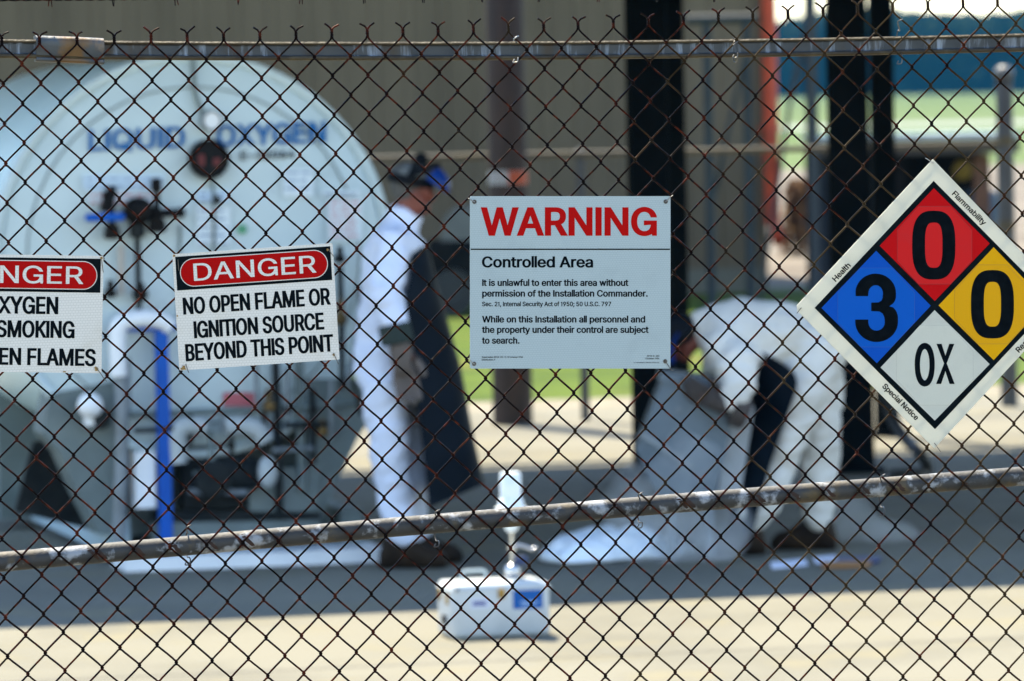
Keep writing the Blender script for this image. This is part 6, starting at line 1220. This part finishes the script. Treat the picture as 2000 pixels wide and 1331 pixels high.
# collar
mb = MB(); c = q1_(790, 424); ax = (q1_(800, 400) - q1_(784, 440)).normalized(); mb.lathe(c - ax * .03, ax, [(.082, 0), (.078, .03), (.080, .055), (.070, .055), (.068, .02)], 24); obj('collar', mb, M_COV, man)
# hair, ear, headgear
hc = q1_(806, 362)
mb = MB(); mb.ball(q1_(797, 362), .088, 12, (.92, .86, 1.0)); obj('hair', mb, M_HAIR, man)
mb = MB(); mb.ball(q1_(810, 382, -.078), .028, 8, (.6, .35, 1)); obj('ear', mb, M_SKIN, man)
tilt_ = Vector((.22, 0, 1)).normalized()
mb = MB()
rings = []
for t, r_ in ((0, 1.0), (.25, .99), (.5, .93), (.75, .75), (.92, .45), (1, .05)):
    rings.append([q1_(802, 352) + tilt_ * (t * .078) + (Vector((1, 0, -.22)).normalized() * math.cos(a) * .102 + Vector((0, 1, 0)) * math.sin(a) * .088) * r_ for a in [2 * math.pi * k_ / 24 for k_ in range(24)]])
mb.rings(rings); obj('cap', mb, M_CAPG, man)
mb = MB(); xb = Vector((1, 0, -.22)).normalized(); mb.lathe(q1_(802, 353) - tilt_ * .022, tilt_, [(.100, 0), (.108, .004), (.108, .04), (.100, .044)], 28, xb); obj('head_band', mb, M_BAND, man)
mb = MB(); mb.ball(q1_(822, 312), .034, 8, (1, 1.2, .9)); mb.tube([q1_(800, 345, -.1), q1_(812, 322, -.09), q1_(822, 312)], .014, 8); obj('headgear_knob', mb, M_BAND, man)
fa = Vector((.80, 0, -.60)).normalized(); fu = Vector((.60, 0, .80)).normalized(); fy = Vector((0, 1, 0)); rings = []; fc_ = q1_(842, 350)
for i in range(9):
    a = R(8 + 82 * i / 8)
    rings.append([fc_ + fu * (.070 * math.cos(a) - .01) + (fa * math.cos(b_) * .098 + fy * math.sin(b_) * .105) * math.sin(a) for b_ in [R(-100 + 200 * j / 16) for j in range(17)]])
sheet('face_shield', rings, M_VISOR, man, .004)
mb = MB(); mb.tube(smooth_path([q1_(806, 340, -.11), q1_(842, 326, -.075), q1_(856, 324, 0), q1_(842, 326, .075), q1_(806, 340, .11)], 5), .014, 8); obj('shield_bracket', mb, M_BAND, man)
# apron: hangs from the chest and stands away from the legs
def arow(x0, y0, x1, y1, hw, n=9):
    out = []
    for j in range(n):
        s = -1 + 2 * j / (n - 1); w_ = 1 - abs(s) ** 2.0
        px = x0 + (x1 - x0) * w_; py = y0 + (y1 - y0) * w_
        out.append(q1_(px, py, s * hw))
    return out
keys = [arow(802, 480, 834, 486, .13), arow(800, 545, 850, 545, .21), arow(786, 600, 868, 612, .26), arow(780, 650, 882, 662, .28), arow(800, 720, 900, 728, .28), arow(816, 800, 913, 802, .28), arow(826, 880, 928, 876, .28), arow(838, 992, 944, 946, .28)]
sheet('apron', lerp_rows(keys, 3), M_APRON, man, .006)
mb = MB(); mb.tube(smooth_path([q1_(806, 490, -.12), q1_(786, 446, -.10), q1_(770, 432, 0), q1_(792, 446, .10), q1_(808, 490, .12)], 5), .012, 8); obj('apron_strap', mb, M_APRON, man)
# gauntlets
for w, tip, sd in ((q1_(778, 676, -.345), q1_(806, 806, -.35), Vector((1, 0, 0))), (q1_(842, 655, .18), q1_(862, 770, .16), Vector((-1, 0, 0)))):
    hn, he = hand_nodes(w, tip, sd, 1.42, .5)
    d = (tip - w).normalized()
    hn = [(w - d * .05, .062), (hn[1][0], (.066, .056)), (hn[2][0], (.070, .048))] + [(p, r * 1.18) for p, r in hn[3:]]
    gl = skin('glove', hn, he, M_GLOVE, man, 2)
    mb = MB(); mb.lathe(w - d * .10, d, [(.060, 0), (.072, .004), (.074, .085), (.066, .09), (.058, .04)], 18); obj('cuff', mb, M_CUFF, gl)
boot(man, q1_(781, 1090, -.10), Vector((1, -.1, 0)), .30); boot(man, q1_(812, 1090, .15), Vector((1, .1, 0)), .30)

# ---- bending worker, facing left
Y2 = 25.75
def q2_(px, py, dy=0.0): return P(px, py, Y2 + dy)
man2 = thing('person', 'bent over worker in off-white coveralls reaching down over a grey metal bin', 'person', (q2_(1540, 1070).x, Y2, 0))
N2 = [(q2_(1588, 682), (.10, .11)), (q2_(1530, 652), (.11, .13)), (q2_(1470, 660), (.12, .14)), (q2_(1418, 655), (.105, .145)), (q2_(1385, 645), (.07, .10)), (q2_(1364, 655), .056), (q2_(1342, 664), (.072, .066)),
      (q2_(1326, 660), (.086, .074)), (q2_(1314, 654), (.066, .06)),
      (q2_(1338, 692), (.040, .038)), (q2_(1332, 708), (.025, .028)), (q2_(1322, 690), (.04, .045)), (q2_(1313, 704), (.014, .014)),
      (q2_(1412, 676, -.17), .05), (q2_(1444, 750, -.30), .052), (q2_(1424, 796, -.33), .036),
      (q2_(1404, 670, .17), .05), (q2_(1396, 750, .24), .050), (q2_(1386, 800, .18), .036),
      (q2_(1582, 720, -.09), .070), (q2_(1530, 878, -.12), .055), (q2_(1466, 1050, -.12), .042),
      (q2_(1600, 720, .09), .070), (q2_(1602, 880, .11), .055), (q2_(1596, 1045, .12), .042)]
hn, he = hand_nodes(N2[15][0], q2_(1366, 776, -.34), Vector((0, -.3, 1)), .8)
hn2, he2 = hand_nodes(N2[18][0], q2_(1330, 806, .12), Vector((0, .3, 1)), .8)
NB, EB = merge(N2, E1N, 15, hn, he); NB, EB = merge(NB, EB, 18, hn2, he2)
skin('body', NB, EB, M_SKIN, man2)
CN = grow(N2, ci, 1.08, .024)
CN[mp_[0]] = (q2_(1590, 690), (.15, .165)); CN[mp_[19]] = (q2_(1582, 720, -.09), (.125, .125)); CN[mp_[22]] = (q2_(1600, 720, .09), (.125, .125)); CN[mp_[15]] = (q2_(1434, 782, -.33), (.082, .078)); CN[mp_[14]] = (CN[mp_[14]][0], (.088, .085)); CN[mp_[18]] = (q2_(1390, 785, .19), (.066, .066))
CN[mp_[21]] = (q2_(1476, 1012, -.12), (.090, .085)); CN[mp_[24]] = (q2_(1597, 1008, .12), (.092, .085)); CN[mp_[20]] = (CN[mp_[20]][0], (.105, .10)); CN[mp_[23]] = (CN[mp_[23]][0], (.10, .095))
CN[mp_[3]] = (q2_(1420, 652), (.150, .19)); CN[mp_[2]] = (q2_(1472, 650), (.165, .18)); CN[mp_[1]] = (q2_(1530, 650), (.145, .16)); CN[mp_[13]] = (CN[mp_[13]][0], (.105, .1))
cloth('coverall', CN, CE, M_COV2, man2, wrinkle, ((q2_(1474, 672), .20, .19, .175), (q2_(1420, 660), .14, .18, .165), (q2_(1530, 655), .16, .17, .135), (q2_(1436, 720, -.25), .105, .10, .14), (q2_(1592, 690), .15, .17, .15)))
mb = MB(); mb.ball(q2_(1326, 646), .096, 12, (1.0, .88, .9)); obj('hood', mb, M_BAND, man2)
mb = MB(); mb.lathe(q2_(1330, 662) + EZ * .0, (q2_(1312, 640) - q2_(1330, 662)).normalized(), [(.096, 0), (.106, .004), (.106, .04), (.098, .044)], 26); obj('head_band', mb, M_BAND, man2)
rows = []
for i in range(6):
    t = i / 5
    rows.append([q2_(1306 - 12 * math.sin(t * 2.4) + 20 * abs(s) ** 2.2, 650 + 60 * t, s * .115) for s in [-1 + j / 6 for j in range(13)]])
sheet('face_shield', rows, M_VISOR, man2, .004)
rows_k = []
def brow(x0, y0, x1, y1, hw, n=9):
    return [q2_(x0 + (x1 - x0) * (1 - abs(s) ** 2), y0 + (y1 - y0) * (1 - abs(s) ** 2), s * hw) for s in [-1 + 2 * j / (n - 1) for j in range(n)]]
keys = [brow(1470, 680, 1430, 690, .16), brow(1530, 712, 1450, 722, .24), brow(1556, 745, 1462, 765, .27), brow(1540, 800, 1462, 825, .27), brow(1512, 880, 1446, 898, .26), brow(1488, 960, 1430, 970, .25), brow(1470, 1040, 1420, 1046, .24)]
sheet('apron', lerp_rows(keys, 3), M_APRON, man2, .006)
for w, tip, sd in ((N2[15][0], q2_(1366, 770, -.34), Vector((0, -.3, 1))), (N2[18][0], q2_(1330, 800, .12), Vector((0, .3, 1)))):
    hn, he = hand_nodes(w, tip, sd, 1.25, .8); d = (tip - w).normalized()
    hn = [(w - d * .04, .060), (hn[1][0], (.064, .056)), (hn[2][0], (.068, .048))] + [(p, r * 1.15) for p, r in hn[3:]]
    gl = skin('glove', hn, he, M_GLOVE2, man2, 2)
    mb = MB(); mb.lathe(w - d * .09, d, [(.058, 0), (.070, .004), (.072, .07), (.064, .075), (.056, .03)], 18); obj('cuff', mb, M_GLOVE2, gl)
boot(man2, q2_(1455, 1070, -.12), Vector((-1, -.1, 0)), .30); boot(man2, q2_(1596, 1070, .12), Vector((-1, .25, 0)), .30)

# ---- tilted metal bin under the bending worker's hands
M_BIN = mat('brushed_aluminium', (0.105, 0.140, 0.170), 0.5, 0.1, (0.065, 0.095, 0.12), 4, 6, 0.45, 0.7)
M_SIDEP = mat('pale_grey_panel', (0.33, 0.35, 0.36), 0.6, 0, (0.26, 0.28, 0.29), 4)
YB = 25.50
def qb(px, py, dy=0.0): return P(px, py, YB + dy)
bn = thing('metal_bin', 'blue-grey metal bin on short legs tipped towards the left under the bent worker', 'bin', (qb(1340, 1060).x, YB + .2, 0))
mb = MB(); mb.prism([qb(*p) for p in ((1296, 738), (1438, 756), (1424, 850), (1392, 985), (1300, 1000), (1242, 880))], (0, .42, 0)); obj('body', mb, M_BIN, bn)
mb = MB(); mb.prism([qb(*p, -.012) for p in ((1290, 728), (1443, 747), (1441, 764), (1287, 745))], (0, .445, 0)); obj('rim', mb, M_BIN, bn)
mb = MB(); mb.prism([qb(*p, -.012) for p in ((1246, 850), (1256, 842), (1352, 905), (1346, 915))], (0, .012, 0)); obj('crease', mb, M_GREYP, bn)
mb = MB(); mb.prism([qb(*p, .06) for p in ((1428, 790), (1474, 796), (1446, 965), (1398, 985))], (0, .25, 0)); obj('side_panel', mb, M_SIDEP, bn)
mb = MB(); mb.lathe(qb(1325, 800, -.001), (0, -1, 0), [(.014, 0), (.014, .008), (.002, .012)], 12); obj('rivet', mb, M_GREYP, bn)
zt_ = qb(1300, 990).z
for px_, dy in ((1312, .03), (1384, .03), (1312, .38), (1384, .38)):
    mb = MB(); a = qb(px_, 985, dy); mb.tube([(a.x, a.y, 0), (a.x, a.y, zt_ * .5), (a.x, a.y, zt_ + .02)], .026, 10); obj('leg', mb, M_GREYP, bn)

# ---- cold vapour rolling over the concrete from spilt liquid oxygen
def vapour(name, label, blobs, dens, seed):
    bm = bmesh.new()
    for c, rx, ry, rz in blobs:
        r = bmesh.ops.create_icosphere(bm, subdivisions=3, radius=1.0)
        for v in r['verts']:
            p = v.co.copy(); k_ = 1 + .35 * noise.noise(p * 1.6 + Vector((seed, c.x, 0)))
            v.co = Vector((c.x + p.x * rx * k_, c.y + p.y * ry * k_, max(.006, c.z + p.z * rz * k_)))
    me = bpy.data.meshes.new(name); bm.to_mesh(me); bm.free()
    o = bpy.data.objects.new(name, me); link(o)
    rm = o.modifiers.new('remesh', 'REMESH'); rm.mode = 'VOXEL'; rm.voxel_size = .035
    bpy.context.view_layer.update()
    m2 = bpy.data.meshes.new_from_object(o.evaluated_get(bpy.context.evaluated_depsgraph_get()))
    bpy.data.objects.remove(o); c = blobs[0][0]; loc = Vector((c.x, c.y, 0))
    for v in m2.vertices: v.co -= loc
    o = bpy.data.objects.new(name, m2); link(o); o.location = loc
    m = bpy.data.materials.new('cold_vapour'); m.use_nodes = True; nt = m.node_tree
    nt.nodes.remove(nt.nodes['Principled BSDF'])
    pv = nd(nt, 'ShaderNodeVolumePrincipled'); pv.inputs['Color'].default_value = (.97, .99, 1, 1); pv.inputs['Anisotropy'].default_value = 0
    tc = nd(nt, 'ShaderNodeTexCoord'); n = nd(nt, 'ShaderNodeTexNoise'); n.inputs['Scale'].default_value = 5; n.inputs['Detail'].default_value = 3
    nt.links.new(tc.outputs['Object'], n.inputs['Vector'])
    mr = nd(nt, 'ShaderNodeMapRange'); mr.inputs[1].default_value = .35; mr.inputs[2].default_value = .65; mr.inputs[3].default_value = 0.0; mr.inputs[4].default_value = dens * 1.6
    nt.links.new(n.outputs['Fac'], mr.inputs[0]); nt.links.new(mr.outputs[0], pv.inputs['Density'])
    nt.links.new(pv.outputs[0], nt.nodes['Material Output'].inputs['Volume'])
    m2.materials.clear(); m2.materials.append(m)
    return tag(o, label, 'vapour', None, 'stuff')
def blobs(lst): return [(P(px_, py_, 25.3 + dy), rx, ry, rz) for px_, py_, dy, rx, ry, rz in lst]
# white frost that the spilt liquid leaves on the concrete: lumpy crust
M_FROSTC = mat('white_frost', (0.86, 0.90, 0.93), 0.8, 0, (0.74, 0.82, 0.88), 9, 6, .4, .65, .6, 20)
fb = bmesh.new(); fr = random.Random(12)
for i in range(46):
    t = fr.random(); px_ = 1105 + 225 * t; c = G(px_, 1093 - 10 * t + fr.uniform(-6, 6)); r_ = fr.uniform(.05, .11) * (.55 + .75 * math.sin(math.pi * min(1, t * .9 + .12)))
    q_ = bmesh.ops.create_icosphere(fb, subdivisions=3, radius=1.0)
    for v in q_['verts']:
        d_ = v.co.copy(); k_ = 1 + .4 * noise.noise(d_ * 2.2 + Vector((i * 3.1, 0, 0)))
        v.co = Vector((c.x + d_.x * r_ * 1.3 * k_, c.y + d_.y * r_ * 1.6 * k_, max(.004, d_.z * r_ * .95 * k_ + .01)))
fm = bpy.data.meshes.new('frost_crust'); fb.to_mesh(fm); fb.free()
fo = bpy.data.objects.new('frost_crust', fm); link(fo); rm = fo.modifiers.new('remesh', 'REMESH'); rm.mode = 'VOXEL'; rm.voxel_size = .014
bpy.context.view_layer.update(); f2 = bpy.data.meshes.new_from_object(fo.evaluated_get(bpy.context.evaluated_depsgraph_get())); bpy.data.objects.remove(fo)
fl_ = G(1215, 1088)
for v in f2.vertices: v.co -= fl_
f2.materials.clear(); f2.materials.append(M_FROSTC); f2.polygons.foreach_set('use_smooth', [True] * len(f2.polygons))
fo = bpy.data.objects.new('frost_crust', f2); link(fo); fo.location = fl_
tag(fo, 'bright white frothy frost heaped low on the concrete beside the metal bin', 'frost')
vapour('cold_vapour', 'thin bluish cold vapour drifting up round the tipped metal bin', blobs(((1290, 1040, .1, .24, .3, .20), (1370, 1040, .05, .24, .25, .20), (1250, 1000, .3, .16, .25, .22), (1345, 960, .12, .20, .16, .26), (1410, 1000, .1, .12, .15, .2))), 1.2, 7.0)
vapour('cold_vapour', 'thin bluish vapour on the concrete to the right of the bent worker', [(P(1690, 1050, 26.3), .24, .3, .12), (P(1655, 1005, 26.4), .12, .25, .15), (P(1750, 1062, 26.2), .20, .3, .05)], 0.9, 5.0)

# ================================================================ THE AIR
def haze():
    z1 = 27.0; mb = MB(); lo, hi = Vector((-650, -50, -1.2)), Vector((850, FAR - 60, z1))
    mb.box((lo + hi) / 2, hi - lo, (Vector((1, 0, 0)), Vector((0, 1, 0)), EZ))
    m = bpy.data.materials.new('blue_air'); m.use_nodes = True; nt = m.node_tree; nt.nodes.remove(nt.nodes['Principled BSDF'])
    pv = nd(nt, 'ShaderNodeVolumePrincipled'); pv.inputs['Color'].default_value = (.010, .075, .165, 1); pv.inputs['Density'].default_value = 0.00030; pv.inputs['Anisotropy'].default_value = 0.0
    nt.links.new(pv.outputs[0], nt.nodes['Material Output'].inputs['Volume'])
    o = obj('haze', mb, m); o['kind'] = 'stuff'; o['label'] = 'pale blue air before the far woods'
haze()
